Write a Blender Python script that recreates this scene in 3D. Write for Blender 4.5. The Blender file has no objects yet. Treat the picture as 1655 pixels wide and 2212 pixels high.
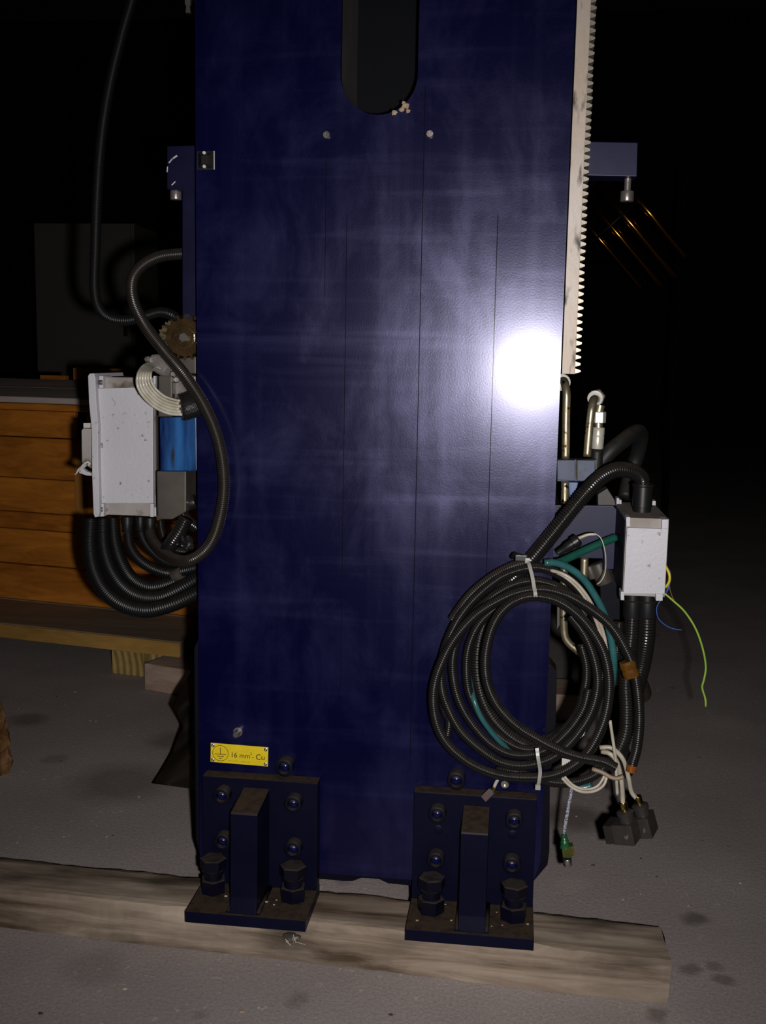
import bpy, bmesh, math, random
from mathutils import Vector, Matrix
random.seed(7)
SC = bpy.context.scene
COL = SC.collection
PI = math.pi

# ------------------------------------------------------------------ camera
F = 2335.0; D = 1.35; H = 0.775
_dn = Vector((-307, 16472, F)).normalized()
_rt = Vector((19680, 698, -F)); _rt -= _dn * _rt.dot(_dn); _rt.normalize()
_fw = _rt.cross(_dn)
R3 = Matrix(((_rt.x, _rt.y, _rt.z), (_fw.x, _fw.y, _fw.z), (-_dn.x, -_dn.y, -_dn.z)))  # image-axis vector -> world
CAMP = Vector((0, -D, H))
cam = bpy.data.cameras.new('camera'); cam_o = bpy.data.objects.new('camera', cam); COL.objects.link(cam_o)
cam.sensor_fit = 'VERTICAL'; cam.sensor_height = 36; cam.sensor_width = 36; cam.lens = 36 * F / 2212
cam.clip_start = 0.02; cam.clip_end = 100
M = R3 @ Matrix(((1, 0, 0), (0, -1, 0), (0, 0, -1)))
cam_o.matrix_world = Matrix.Translation(CAMP) @ M.to_4x4()
SC.camera = cam_o

# ------------------------------------------------------------------ world, camera flash, exposure
w = bpy.data.worlds.new('night'); SC.world = w; w.use_nodes = True
w.node_tree.nodes['Background'].inputs[0].default_value = (0.004, 0.0038, 0.0036, 1)
w.node_tree.nodes['Background'].inputs[1].default_value = 0.12
fl = bpy.data.lights.new('camera_flash', 'SPOT'); fl.energy = 62; fl.shadow_soft_size = 0.009
fl.spot_size = math.radians(82); fl.spot_blend = 0.9; fl.color = (1.0, 0.965, 0.94)
flo = bpy.data.objects.new('camera_flash', fl); COL.objects.link(flo)
flo.matrix_world = Matrix.Translation(CAMP + Vector((0.040, 0.0, -0.020))) @ M.to_4x4()
SC.view_settings.view_transform = 'Standard'; SC.view_settings.look = 'None'
SC.view_settings.gamma = 1; SC.view_settings.use_curve_mapping = False
SC.view_settings.exposure = 0.0

# ------------------------------------------------------------------ pixel -> point helpers (used to place real geometry)
def ray(px, py): return R3 @ Vector(((px - 827.5) / F, (py - 1106) / F, 1.0))
def PY(px, py, Y):
    d = ray(px, py); return CAMP + d * ((Y + D) / d.y)
def PZ(px, py, z):
    d = ray(px, py); return CAMP + d * ((z - H) / d.z)
def PN(px, py, p, n):
    d = ray(px, py); return CAMP + d * ((p - CAMP).dot(n) / d.dot(n))

# ------------------------------------------------------------------ materials
def mat(name, col, rough=0.5, metal=0.0, col2=None, nscale=30, namt=0.5, bump=0.0, bscale=200, dust=0.0,
        dustcol=(0.05, 0.036, 0.022), stretch=(1, 1, 1), rough2=None, grime=0.0, grimecol=(0.02, 0.016, 0.012), gscale=60, spec=0.5, coat=0):
    m = bpy.data.materials.new(name); m.use_nodes = True
    nt = m.node_tree; N = nt.nodes; L = nt.links; b = N['Principled BSDF']
    b.inputs['Roughness'].default_value = rough; b.inputs['Metallic'].default_value = metal
    b.inputs['Specular IOR Level'].default_value = spec; b.inputs['Coat Weight'].default_value = coat
    tc = N.new('ShaderNodeTexCoord'); mp = N.new('ShaderNodeMapping'); mp.inputs['Scale'].default_value = stretch
    L.new(tc.outputs['Object'], mp.inputs['Vector'])
    def noise(s, det=5):
        n = N.new('ShaderNodeTexNoise'); n.inputs['Scale'].default_value = s; n.inputs['Detail'].default_value = det
        L.new(mp.outputs[0], n.inputs['Vector']); return n
    def ramp(src, a, c):
        r = N.new('ShaderNodeMapRange'); r.inputs['From Min'].default_value = a; r.inputs['From Max'].default_value = c
        L.new(src, r.inputs['Value']); return r.outputs[0]
    def mix(fac, a, c):
        x = N.new('ShaderNodeMix'); x.data_type = 'RGBA'
        if isinstance(fac, float): x.inputs[0].default_value = fac
        else: L.new(fac, x.inputs[0])
        for i, v in ((6, a), (7, c)):
            if isinstance(v, tuple): x.inputs[i].default_value = (*v, 1)
            else: L.new(v, x.inputs[i])
        return x.outputs[2]
    out = col
    n1 = noise(nscale)
    if col2: out = mix(ramp(n1.outputs[0], 0.5 - namt / 2, 0.5 + namt / 2), col, col2)
    if grime:
        g = noise(gscale, 8); out = mix(ramp(g.outputs[0], 0.72 - grime, 0.80 - grime * 0.8), out, grimecol)
    if dust:
        ge = N.new('ShaderNodeNewGeometry'); sx = N.new('ShaderNodeSeparateXYZ'); L.new(ge.outputs['Normal'], sx.inputs[0])
        up = ramp(sx.outputs['Z'], 0.25, 0.85)
        mu = N.new('ShaderNodeMath'); mu.operation = 'MULTIPLY'; L.new(up, mu.inputs[0])
        L.new(ramp(noise(90).outputs[0], 0.3 - dust * 0.3, 0.55), mu.inputs[1])
        mu2 = N.new('ShaderNodeMath'); mu2.operation = 'MULTIPLY'; L.new(mu.outputs[0], mu2.inputs[0]); mu2.inputs[1].default_value = dust
        out = mix(mu2.outputs[0], out, dustcol)
        rr = N.new('ShaderNodeMapRange'); rr.inputs['To Min'].default_value = rough; rr.inputs['To Max'].default_value = 0.85
        L.new(mu2.outputs[0], rr.inputs['Value']); L.new(rr.outputs[0], b.inputs['Roughness'])
    elif rough2 is not None:
        rr = N.new('ShaderNodeMapRange'); rr.inputs['From Min'].default_value = 0.35; rr.inputs['From Max'].default_value = 0.65
        rr.inputs['To Min'].default_value = rough; rr.inputs['To Max'].default_value = rough2
        L.new(n1.outputs[0], rr.inputs['Value']); L.new(rr.outputs[0], b.inputs['Roughness'])
    if isinstance(out, tuple): b.inputs['Base Color'].default_value = (*out, 1)
    else: L.new(out, b.inputs['Base Color'])
    if bump:
        bn = noise(bscale, 3); bp = N.new('ShaderNodeBump'); bp.inputs['Strength'].default_value = bump; bp.inputs['Distance'].default_value = 0.001
        L.new(bn.outputs[0], bp.inputs['Height']); L.new(bp.outputs[0], b.inputs['Normal'])
    m['_'] = 0
    return m

def plate_paint(org):
    m = bpy.data.materials.new('scuffed_navy_paint'); m.use_nodes = True
    nt = m.node_tree; N = nt.nodes; L = nt.links; b = N['Principled BSDF']
    tc = N.new('ShaderNodeTexCoord')
    def noise(s, st, det=6, dist=0.0, rough=0.55):
        mp = N.new('ShaderNodeMapping'); mp.inputs['Scale'].default_value = st; L.new(tc.outputs['Object'], mp.inputs[0])
        n = N.new('ShaderNodeTexNoise'); n.inputs['Scale'].default_value = s; n.inputs['Detail'].default_value = det
        n.inputs['Distortion'].default_value = dist; n.inputs['Roughness'].default_value = rough
        L.new(mp.outputs[0], n.inputs['Vector']); return n.outputs[0]
    def rng(v, a, c, d=0.0, e=1.0):
        r = N.new('ShaderNodeMapRange'); 
        for k, x in zip(('From Min', 'From Max', 'To Min', 'To Max'), (a, c, d, e)): r.inputs[k].default_value = x
        L.new(v, r.inputs['Value']); return r.outputs[0]
    def math_(op, a, c):
        x = N.new('ShaderNodeMath'); x.operation = op
        for i, v in enumerate((a, c)):
            if isinstance(v, (int, float)): x.inputs[i].default_value = v
            elif v is not None: L.new(v, x.inputs[i])
        return x.outputs[0]
    smudge = rng(noise(11, (1, 1, 0.62), 9, 0.35, 0.66), 0.46, 0.70)
    streak_v = rng(noise(24, (1, 1, 0.035), 4), 0.50, 0.75)
    streak_h = rng(noise(22, (0.05, 1, 1), 5), 0.56, 0.78)
    diag = N.new('ShaderNodeMapping'); diag.inputs['Rotation'].default_value = (0, 0.62, 0); diag.inputs['Scale'].default_value = (0.10, 1, 1.3)
    L.new(tc.outputs['Object'], diag.inputs[0])
    dn = N.new('ShaderNodeTexNoise'); dn.inputs['Scale'].default_value = 34; dn.inputs['Detail'].default_value = 6; L.new(diag.outputs[0], dn.inputs['Vector'])
    streak_d = rng(dn.outputs[0], 0.56, 0.78)
    film = math_('ADD', math_('MULTIPLY', smudge, 0.50), math_('ADD', math_('MULTIPLY', streak_v, 0.30), math_('ADD', math_('MULTIPLY', streak_h, 0.26), math_('MULTIPLY', streak_d, 0.32))))
    # thin vertical score lines at fixed places on the plate
    sx = N.new('ShaderNodeSeparateXYZ'); L.new(tc.outputs['Object'], sx.inputs[0])
    line = None
    for (px, w_, z0, z1) in ((745, .0004, .35, .95), (905, .0005, .25, 1.1), (1065, .0005, .3, .95), (700, .0004, .85, 1.02)):
        x0 = PY(px, 800, 0).x - org.x; z0 -= org.z; z1 -= org.z
        a = math_('LESS_THAN', math_('ABSOLUTE', math_('SUBTRACT', sx.outputs[0], x0), None), w_)
        a = math_('MULTIPLY', a, math_('MULTIPLY', math_('GREATER_THAN', sx.outputs[2], z0), math_('LESS_THAN', sx.outputs[2], z1)))
        line = a if line is None else math_('MAXIMUM', line, a)
    # navy base mixed towards a paler violet by the film mask
    cr = N.new('ShaderNodeMix'); cr.data_type = 'RGBA'; cr.inputs[6].default_value = (0.0012, 0.0013, 0.023, 1); cr.inputs[7].default_value = (0.0085, 0.0085, 0.052, 1)
    L.new(film, cr.inputs[0])
    cl = N.new('ShaderNodeMix'); cl.data_type = 'RGBA'; cl.inputs[7].default_value = (0.003, 0.003, 0.008, 1)
    L.new(line, cl.inputs[0]); L.new(cr.outputs[2], cl.inputs[6]); L.new(cl.outputs[2], b.inputs['Base Color'])
    ro = math_('ADD', rng(film, 0, 1, 0.26, 0.38), math_('MULTIPLY', line, 0.3)); L.new(ro, b.inputs['Roughness'])
    L.new(math_('MULTIPLY', rng(film, 0, 1, 0.36, 0.86), rng(line, 0, 1, 1.0, 0.1)), b.inputs['Specular IOR Level'])
    fine = noise(420, (1, 1, 1), 2); mid = noise(14, (1, 1, .3), 2)
    b1 = N.new('ShaderNodeBump'); b1.inputs['Strength'].default_value = 0.10; b1.inputs['Distance'].default_value = 0.0006; L.new(fine, b1.inputs['Height'])
    b2 = N.new('ShaderNodeBump'); b2.inputs['Strength'].default_value = 0.07; b2.inputs['Distance'].default_value = 0.003; L.new(mid, b2.inputs['Height']); L.new(b1.outputs[0], b2.inputs['Normal'])
    L.new(b2.outputs[0], b.inputs['Normal'])
    b.inputs['Coat Weight'].default_value = 0.30; b.inputs['Coat Roughness'].default_value = 0.16; b.inputs['Specular Tint'].default_value = (0.64, 0.63, 1.0, 1)
    return m

def wood(name, c1, c2, axis='X', ring=0.0, grime=0.0, rough=0.7):
    m = bpy.data.materials.new(name); m.use_nodes = True
    nt = m.node_tree; N = nt.nodes; L = nt.links; b = N['Principled BSDF']; b.inputs['Roughness'].default_value = rough; b.inputs['Specular IOR Level'].default_value = 0.25
    tc = N.new('ShaderNodeTexCoord'); oi = N.new('ShaderNodeObjectInfo')
    ad = N.new('ShaderNodeVectorMath'); ad.operation = 'ADD'; L.new(tc.outputs['Object'], ad.inputs[0])
    sc = N.new('ShaderNodeVectorMath'); sc.operation = 'SCALE'; sc.inputs['Scale'].default_value = 1.7
    cb = N.new('ShaderNodeCombineXYZ'); L.new(oi.outputs['Random'], cb.inputs[2]); L.new(oi.outputs['Random'], cb.inputs[0]); L.new(cb.outputs[0], sc.inputs[0]); L.new(sc.outputs[0], ad.inputs[1])
    mp = N.new('ShaderNodeMapping'); s = {'X': (0.08, 1, 1), 'Z': (1, 1, 0.08), 'Y': (1, 0.08, 1)}[axis]; mp.inputs['Scale'].default_value = s
    L.new(ad.outputs[0], mp.inputs[0])
    n = N.new('ShaderNodeTexNoise'); n.inputs['Scale'].default_value = 38; n.inputs['Detail'].default_value = 9; n.inputs['Roughness'].default_value = 0.62; n.inputs['Distortion'].default_value = 0.8
    L.new(mp.outputs[0], n.inputs['Vector'])
    n2 = N.new('ShaderNodeTexNoise'); n2.inputs['Scale'].default_value = 6; n2.inputs['Detail'].default_value = 4; mp2 = N.new('ShaderNodeMapping'); mp2.inputs['Scale'].default_value = tuple(0.35 if k < .5 else 1 for k in s)
    L.new(ad.outputs[0], mp2.inputs[0]); L.new(mp2.outputs[0], n2.inputs['Vector'])
    mx = N.new('ShaderNodeMath'); mx.operation = 'ADD'; L.new(n.outputs[0], mx.inputs[0]); L.new(n2.outputs[0], mx.inputs[1])
    r = N.new('ShaderNodeMapRange'); r.inputs['From Min'].default_value = 0.78; r.inputs['From Max'].default_value = 1.22; L.new(mx.outputs[0], r.inputs['Value'])
    c = N.new('ShaderNodeMix'); c.data_type = 'RGBA'; c.inputs[6].default_value = (*c1, 1); c.inputs[7].default_value = (*c2, 1); L.new(r.outputs[0], c.inputs[0])
    out = c.outputs[2]
    if ring:
        wv = N.new('ShaderNodeTexWave'); wv.wave_type = 'RINGS'; wv.rings_direction = 'Y'; wv.inputs['Scale'].default_value = ring; wv.inputs['Distortion'].default_value = 1.2
        L.new(tc.outputs['Object'], wv.inputs['Vector'])
        m2 = N.new('ShaderNodeMix'); m2.data_type = 'RGBA'; m2.blend_type = 'MULTIPLY'; m2.inputs[0].default_value = 0.55; L.new(out, m2.inputs[6]); L.new(wv.outputs[0], m2.inputs[7]); out = m2.outputs[2]
    if grime:
        g = N.new('ShaderNodeTexNoise'); g.inputs['Scale'].default_value = 14; g.inputs['Detail'].default_value = 8; L.new(mp2.outputs[0], g.inputs['Vector'])
        gr = N.new('ShaderNodeMapRange'); gr.inputs['From Min'].default_value = 0.62 - grime * .2; gr.inputs['From Max'].default_value = 0.72; L.new(g.outputs[0], gr.inputs['Value'])
        m3 = N.new('ShaderNodeMix'); m3.data_type = 'RGBA'; m3.inputs[7].default_value = (0.02, 0.014, 0.01, 1); L.new(gr.outputs[0], m3.inputs[0]); L.new(out, m3.inputs[6]); out = m3.outputs[2]
    L.new(out, b.inputs['Base Color'])
    bp = N.new('ShaderNodeBump'); bp.inputs['Strength'].default_value = 0.6; bp.inputs['Distance'].default_value = 0.002; L.new(n.outputs[0], bp.inputs['Height']); L.new(bp.outputs[0], b.inputs['Normal'])
    return m

def concrete():
    m = bpy.data.materials.new('stained_concrete'); m.use_nodes = True
    nt = m.node_tree; N = nt.nodes; L = nt.links; b = N['Principled BSDF']; b.inputs['Roughness'].default_value = 0.8; b.inputs['Specular IOR Level'].default_value = 0.3
    tc = N.new('ShaderNodeTexCoord')
    def noise(s, det=6, dist=0.0):
        n = N.new('ShaderNodeTexNoise'); n.inputs['Scale'].default_value = s; n.inputs['Detail'].default_value = det; n.inputs['Distortion'].default_value = dist; L.new(tc.outputs['Object'], n.inputs['Vector']); return n.outputs[0]
    def rng(v, a, c, d=0.0, e=1.0):
        r = N.new('ShaderNodeMapRange')
        for k, x in zip(('From Min', 'From Max', 'To Min', 'To Max'), (a, c, d, e)): r.inputs[k].default_value = x
        L.new(v, r.inputs['Value']); return r.outputs[0]
    def mix(fac, a, c, t='MIX'):
        x = N.new('ShaderNodeMix'); x.data_type = 'RGBA'; x.blend_type = t
        if isinstance(fac, float): x.inputs[0].default_value = fac
        else: L.new(fac, x.inputs[0])
        for i, v in ((6, a), (7, c)):
            if isinstance(v, tuple): x.inputs[i].default_value = (*v, 1)
            else: L.new(v, x.inputs[i])
        return x.outputs[2]
    c = mix(rng(noise(3.2), 0.35, 0.65), (0.35, 0.300, 0.290), (0.45, 0.390, 0.375))
    c = mix(rng(noise(260, 4), 0.40, 0.66, 0, 0.45), c, (0.22, 0.185, 0.175))
    c = mix(rng(noise(75, 3, 1.0), 0.66, 0.72, 0, 0.7), c, (0.55, 0.47, 0.40))
    # dark oil spots: cells with a small distorted disc in some of them
    v = N.new('ShaderNodeTexVoronoi'); v.inputs['Scale'].default_value = 6.5; v.inputs['Randomness'].default_value = 1
    nv = N.new('ShaderNodeTexNoise'); nv.inputs['Scale'].default_value = 25; L.new(tc.outputs['Object'], nv.inputs['Vector'])
    vm = N.new('ShaderNodeVectorMath'); vm.operation = 'MULTIPLY_ADD'; vm.inputs[1].default_value = (0.03, 0.03, 0.03); L.new(nv.outputs['Color'], vm.inputs[0]); L.new(tc.outputs['Object'], vm.inputs[2]); L.new(vm.outputs[0], v.inputs['Vector'])
    c = mix(rng(v.outputs['Distance'], 0.06, 0.12, 0.38, 0.0), c, (0.12, 0.10, 0.10))
    stains = [(262, 1690, .11, .55), (370, 1600, .06, .5), (60, 1555, .05, .6), (1235, 1765, .07, .7), (1500, 1985, .022, .75), (1490, 2095, .018, .6), (1545, 2090, .016, .5),
              (1565, 2120, .015, .6), (430, 2030, .02, .3), (640, 2160, .02, .4), (1420, 2190, .02, .6), (120, 1640, .03, .35), (1560, 1560, .06, -.35), (1240, 1910, .03, -.3), (200, 2090, .05, .25)]
    for (px, py, r, s) in stains:
        p = PZ(px, py, 0)
        vd = N.new('ShaderNodeVectorMath'); vd.operation = 'DISTANCE'; vd.inputs[1].default_value = p; 
        L.new(vm.outputs[0], vd.inputs[0]); vd.inputs[1].default_value = p + Vector((.015, .015, .015))
        f_ = rng(vd.outputs['Value'], r * 0.45, r * 1.05, abs(s), 0.0)
        c = mix(f_, c, (0.13, 0.10, 0.085) if s > 0 else (0.52, 0.43, 0.38))
    L.new(c, b.inputs['Base Color'])
    bp = N.new('ShaderNodeBump'); bp.inputs['Strength'].default_value = 0.35; bp.inputs['Distance'].default_value = 0.002; L.new(noise(140, 5), bp.inputs['Height']); L.new(bp.outputs[0], b.inputs['Normal'])
    return m

NAVY = (0.0012, 0.0013, 0.0115)
XL = PY(426, 900, 0).x; XR = PY(1211, 810, 0).x
ZB = PY(790, 1893, 0).z; ZT = 1.42
M_plate = plate_paint(Vector(((XL + XR) / 2, .1, ZB)))
M_navy = mat('dusty_navy_paint', NAVY, 0.42, col2=(0.004, 0.004, 0.018), nscale=14, dust=0.92, spec=0.16, dustcol=(0.060, 0.040, 0.025), bump=0.2, bscale=90)
M_navyd = mat('grimy_navy_paint', (0.0015, 0.0015, 0.010), 0.55, col2=(0.004, 0.0035, 0.006), spec=0.12, nscale=20, dust=0.7, bump=0.2, bscale=90)
M_bolt = mat('dark_painted_bolt', (0.002, 0.002, 0.012), 0.42, col2=(0.005, 0.0045, 0.008), nscale=60, spec=0.18, dust=0.9, dustcol=(0.042, 0.033, 0.028))
M_lug = mat('worn_navy_lug_paint', (0.006, 0.006, 0.035), 0.4, col2=(0.014, 0.014, 0.055), nscale=30, spec=0.25, dust=0.4)
M_glint = mat('screw_glint_blue', (0.003, 0.006, 0.06), 0.16, 0.2, col2=(0.005, 0.008, 0.05), dust=0.9, dustcol=(0.085, 0.06, 0.042))  # brighter blue for the socket glints, put into the colour
M_black = mat('black_corrugated_plastic', (0.0095, 0.0085, 0.0083), 0.24, dust=0.6, dustcol=(0.032, 0.023, 0.017))
M_blackdull = mat('matt_black_corrugated_plastic', (0.005, 0.005, 0.0055), 0.42, spec=0.35, dust=0.3, dustcol=(0.02, 0.015, 0.012))
M_blackdusty = mat('dusty_black_corrugated_plastic', (0.012, 0.0095, 0.008), 0.34, col2=(0.019, 0.0145, 0.012), nscale=40, dust=0.6, dustcol=(0.045, 0.033, 0.025))
M_blackpl = mat('black_plastic', (0.008, 0.008, 0.009), 0.38, dust=0.25)
M_rubber = mat('black_rubber', (0.009, 0.009, 0.009), 0.55, dust=0.4)
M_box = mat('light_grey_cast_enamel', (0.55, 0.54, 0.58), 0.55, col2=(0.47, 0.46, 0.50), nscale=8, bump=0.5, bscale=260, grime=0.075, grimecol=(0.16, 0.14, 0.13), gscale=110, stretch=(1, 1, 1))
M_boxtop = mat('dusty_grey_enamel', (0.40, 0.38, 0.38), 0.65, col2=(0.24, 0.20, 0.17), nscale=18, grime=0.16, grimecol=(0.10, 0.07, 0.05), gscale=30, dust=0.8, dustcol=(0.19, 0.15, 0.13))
M_boxside = mat('dark_grey_enamel', (0.10, 0.09, 0.09), 0.6, col2=(0.05, 0.042, 0.04), nscale=14)  # darker grey; on the left box it carries the side's shade
M_white = mat('white_plastic', (0.62, 0.60, 0.56), 0.4, col2=(0.5, 0.47, 0.42), nscale=80)
M_cream = mat('cream_cable_jacket', (0.50, 0.46, 0.38), 0.38, col2=(0.36, 0.31, 0.24), nscale=45, namt=.3)
M_tubew = mat('milky_plastic_tube', (0.52, 0.50, 0.43), 0.25, col2=(0.40, 0.36, 0.28), nscale=60, namt=.3)
M_steel = mat('bright_steel', (0.62, 0.60, 0.56), 0.28, 1.0, col2=(0.4, 0.37, 0.32), nscale=70, rough2=0.45)
M_flashsteel = mat('flashlit_steel_fitting', (0.72, 0.70, 0.62), 0.3, 0.35, col2=(0.55, 0.52, 0.42), nscale=60)  # steel fittings, flash reflection put into a whiter, less metallic colour
M_brass = mat('yellowed_zinc_pipe', (0.56, 0.49, 0.34), 0.32, 0.85, col2=(0.40, 0.32, 0.2), nscale=70, grime=0.14, gscale=130, grimecol=(0.02, 0.015, 0.01), rough2=0.5)
M_gold = mat('brass_ferrule', (0.60, 0.44, 0.14), 0.25, 1.0)
M_goldtape = mat('amber_tape', (0.13, 0.052, 0.006), 0.2, col2=(0.06, 0.026, 0.006), nscale=90)
M_rack = mat('worn_rack_steel', (0.56, 0.50, 0.46), 0.5, 0.1, col2=(0.44, 0.33, 0.24), nscale=22, stretch=(1, 1, .30), grime=0.17, gscale=70, grimecol=(0.03, 0.025, 0.02), bump=.4)
M_tooth = mat('greasy_tooth_steel', (0.40, 0.38, 0.33), 0.4, 0.4, col2=(0.20, 0.14, 0.08), nscale=80, grime=.15, gscale=120)
M_grease = mat('greased_brown_gear', (0.11, 0.07, 0.03), 0.2, 0.5, col2=(0.04, 0.022, 0.01), nscale=70, bump=1.0, bscale=150)
M_cast = mat('oily_cast_metal', (0.34, 0.31, 0.30), 0.35, 0.6, col2=(0.13, 0.11, 0.1), nscale=35, bump=.6, bscale=120)
M_castd = mat('dark_dusty_casting', (0.05, 0.042, 0.038), 0.5, 0.2, col2=(0.10, 0.085, 0.07), nscale=25)
M_teal = mat('teal_pneumatic_hose', (0.018, 0.085, 0.088), 0.25, col2=(0.035, 0.13, 0.135), nscale=50)
M_green = mat('green_hose', (0.008, 0.07, 0.05), 0.3, col2=(0.015, 0.10, 0.075), nscale=50)
M_blue = mat('bright_blue_enamel', (0.002, 0.006, 0.055), 0.3, col2=(0.02, 0.115, 0.34), nscale=42, namt=.26, stretch=(1.2, 1, .16), bump=.5, bscale=60, grime=.06)
M_bluegrey = mat('worn_blue_clamp', (0.012, 0.022, 0.060), 0.5, 0.0, col2=(0.04, 0.065, 0.14), nscale=40, grime=.14, gscale=110, dust=.4)
M_dkbrown = mat('dark_rubber_sheet', (0.026, 0.019, 0.014), 0.6, col2=(0.045, 0.034, 0.026), nscale=9, bump=.5, bscale=40)
M_yellow = mat('yellow_label', (0.80, 0.60, 0.006), 0.55, col2=(0.72, 0.52, 0.004), nscale=60)
M_ink = mat('dark_label_ink', (0.045, 0.022, 0.003), 0.6)
M_inkfaint = mat('faded_label_ink', (0.30, 0.21, 0.01), 0.6)
M_slotwall = mat('dusty_slot_wall', (0.085, 0.072, 0.068), 0.8, col2=(0.05, 0.042, 0.045), nscale=20)
M_slotback = mat('dark_inner_panel', (0.0035, 0.004, 0.0065), 0.7, spec=0.1)
M_cab = mat('grey_cabinet_enamel', (0.14, 0.135, 0.115), 0.7, col2=(0.13, 0.125, 0.105), nscale=5)
M_foil = mat('crumpled_foil', (0.8, 0.8, 0.85), 0.15, 1.0)
M_chip = mat('ochre_putty', (0.32, 0.20, 0.10), 0.7, col2=(0.45, 0.34, 0.25), nscale=200)
M_copper = mat('orange_copper_braid', (0.45, 0.15, 0.03), 0.35, 0.5, col2=(0.3, 0.1, 0.02), nscale=200)
M_red = mat('red_dot', (0.55, 0.01, 0.02), 0.4)
M_wyel = mat('yellow_wire', (0.55, 0.45, 0.03), 0.4); M_wgrn = mat('yellow_green_wire', (0.42, 0.42, 0.05), 0.4, col2=(0.10, 0.35, 0.05), nscale=40)
M_wblu = mat('blue_wire', (0.03, 0.08, 0.30), 0.4); M_wbrn = mat('brown_wire', (0.12, 0.06, 0.02), 0.4)
M_gplug = mat('green_plug_boot', (0.015, 0.11, 0.035), 0.35, col2=(0.01, 0.06, 0.02), nscale=90)
M_olive = mat('olive_plug_body', (0.03, 0.05, 0.008), 0.3, col2=(0.08, 0.07, 0.01), nscale=90)
M_cord = mat('speckled_grey_cord', (0.42, 0.43, 0.50), 0.5, col2=(0.10, 0.10, 0.13), nscale=500, namt=.1)
M_amber = mat('amber_tube_metal', (0.85, 0.36, 0.07), 0.17, 1.0)
W_crate = wood('orange_pine_plank', (0.33, 0.10, 0.009), (0.64, 0.225, 0.026), 'X')
W_cratev = wood('orange_pine_batten', (0.33, 0.13, 0.02), (0.46, 0.2, 0.045), 'Z')
W_top = wood('grey_dusty_plank', (0.45, 0.37, 0.33), (0.62, 0.52, 0.47), 'X')
W_skid = wood('dusty_skid_timber', (0.20, 0.145, 0.105), (0.30, 0.22, 0.15), 'X')
W_skidf = wood('yellow_pine_edge', (0.30, 0.16, 0.035), (0.50, 0.29, 0.08), 'X')
W_block = wood('yellow_pine_block', (0.42, 0.28, 0.09), (0.58, 0.41, 0.16), 'Y', ring=18)
W_block2 = wood('weathered_block', (0.32, 0.20, 0.14), (0.52, 0.41, 0.34), 'X', grime=.1)
W_beam = wood('weathered_beam', (0.10, 0.065, 0.040), (0.47, 0.38, 0.30), 'X', grime=.55)
W_chunk = wood('splintered_bark_wood', (0.05, 0.022, 0.008), (0.24, 0.12, 0.045), 'Z', grime=.5)
M_floor = concrete()

# ------------------------------------------------------------------ object helpers
def root_loc(p):
    while p.parent: p = p.parent
    return p.location.copy()
def tag(o, label=None, cat=None, group=None, kind=None):
    if label: o['label'] = label
    if cat: o['category'] = cat
    if group: o['group'] = group
    if kind: o['kind'] = kind
    return o
def thing(name, loc, label, cat, group=None):
    o = bpy.data.objects.new(name, None); COL.objects.link(o); o.location = loc; o.empty_display_size = .02
    return tag(o, label, cat, group)
def link(name, bm, m, parent=None, smooth=False):
    me = bpy.data.meshes.new(name)
    if smooth is True:
        for f_ in bm.faces: f_.smooth = True
    if parent is not None:
        bmesh.ops.translate(bm, verts=bm.verts, vec=-root_loc(parent))
        o = bpy.data.objects.new(name, me); o.parent = parent
    else:
        c = sum((v.co for v in bm.verts), Vector()) / len(bm.verts); c.z = min(v.co.z for v in bm.verts)
        bmesh.ops.translate(bm, verts=bm.verts, vec=-c)
        o = bpy.data.objects.new(name, me); o.location = c
    bmesh.ops.recalc_face_normals(bm, faces=bm.faces)
    bm.to_mesh(me); bm.free(); COL.objects.link(o)
    for k in (m if isinstance(m, (list, tuple)) else [m]): me.materials.append(k)
    if smooth == 'auto':
        me.shade_smooth(); me.set_sharp_from_angle(angle=math.radians(38))
    return o
def box(x0, x1, y0, y1, z0, z1, bev=0.0, seg=2, bm=None):
    bm2 = bmesh.new(); bmesh.ops.create_cube(bm2, size=1)
    for v in bm2.verts: v.co = Vector((x0 + (v.co.x + .5) * (x1 - x0), y0 + (v.co.y + .5) * (y1 - y0), z0 + (v.co.z + .5) * (z1 - z0)))
    if bev: bmesh.ops.bevel(bm2, geom=bm2.edges[:], offset=bev, segments=seg, affect='EDGES', profile=.7)
    return merge(bm, bm2)
def merge(bm, bm2):
    if bm is None: return bm2
    me = bpy.data.meshes.new('tmp'); bm2.to_mesh(me); bm.from_mesh(me); bm2.free(); bpy.data.meshes.remove(me); return bm
def frame(d):
    d = d.normalized(); a = Vector((0, 0, 1)) if abs(d.z) < .9 else Vector((1, 0, 0))
    u = d.cross(a).normalized(); return u, d.cross(u).normalized()
def lathe(p0, p1, prof, n=24, bm=None, rot=0):
    """prof: (t along axis in m, radius) list; closed at ends"""
    b2 = bmesh.new(); d = (p1 - p0).normalized(); u, v = frame(d); rings = []
    for (t, r) in prof:
        rings.append([b2.verts.new(p0 + d * t + u * (math.cos(2 * PI * k / n + rot) * r) + v * (math.sin(2 * PI * k / n + rot) * r)) for k in range(n)])
    for a, c in zip(rings, rings[1:]):
        for k in range(n): b2.faces.new((a[k], a[(k + 1) % n], c[(k + 1) % n], c[k]))
    b2.faces.new(rings[0][::-1]); b2.faces.new(rings[-1])
    return merge(bm, b2)
def cyl(p0, p1, r, n=20, bev=0.0, bm=None, r2=None, rot=0):
    h = (p1 - p0).length; r2 = r if r2 is None else r2
    if bev: prof = [(0, r - bev), (bev * .3, r - bev * .3), (bev, r), (h - bev, r2), (h - bev * .3, r2 - bev * .3), (h, r2 - bev)]
    else: prof = [(0, r), (h, r2)]
    return lathe(p0, p1, prof, n, bm, rot)
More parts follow.
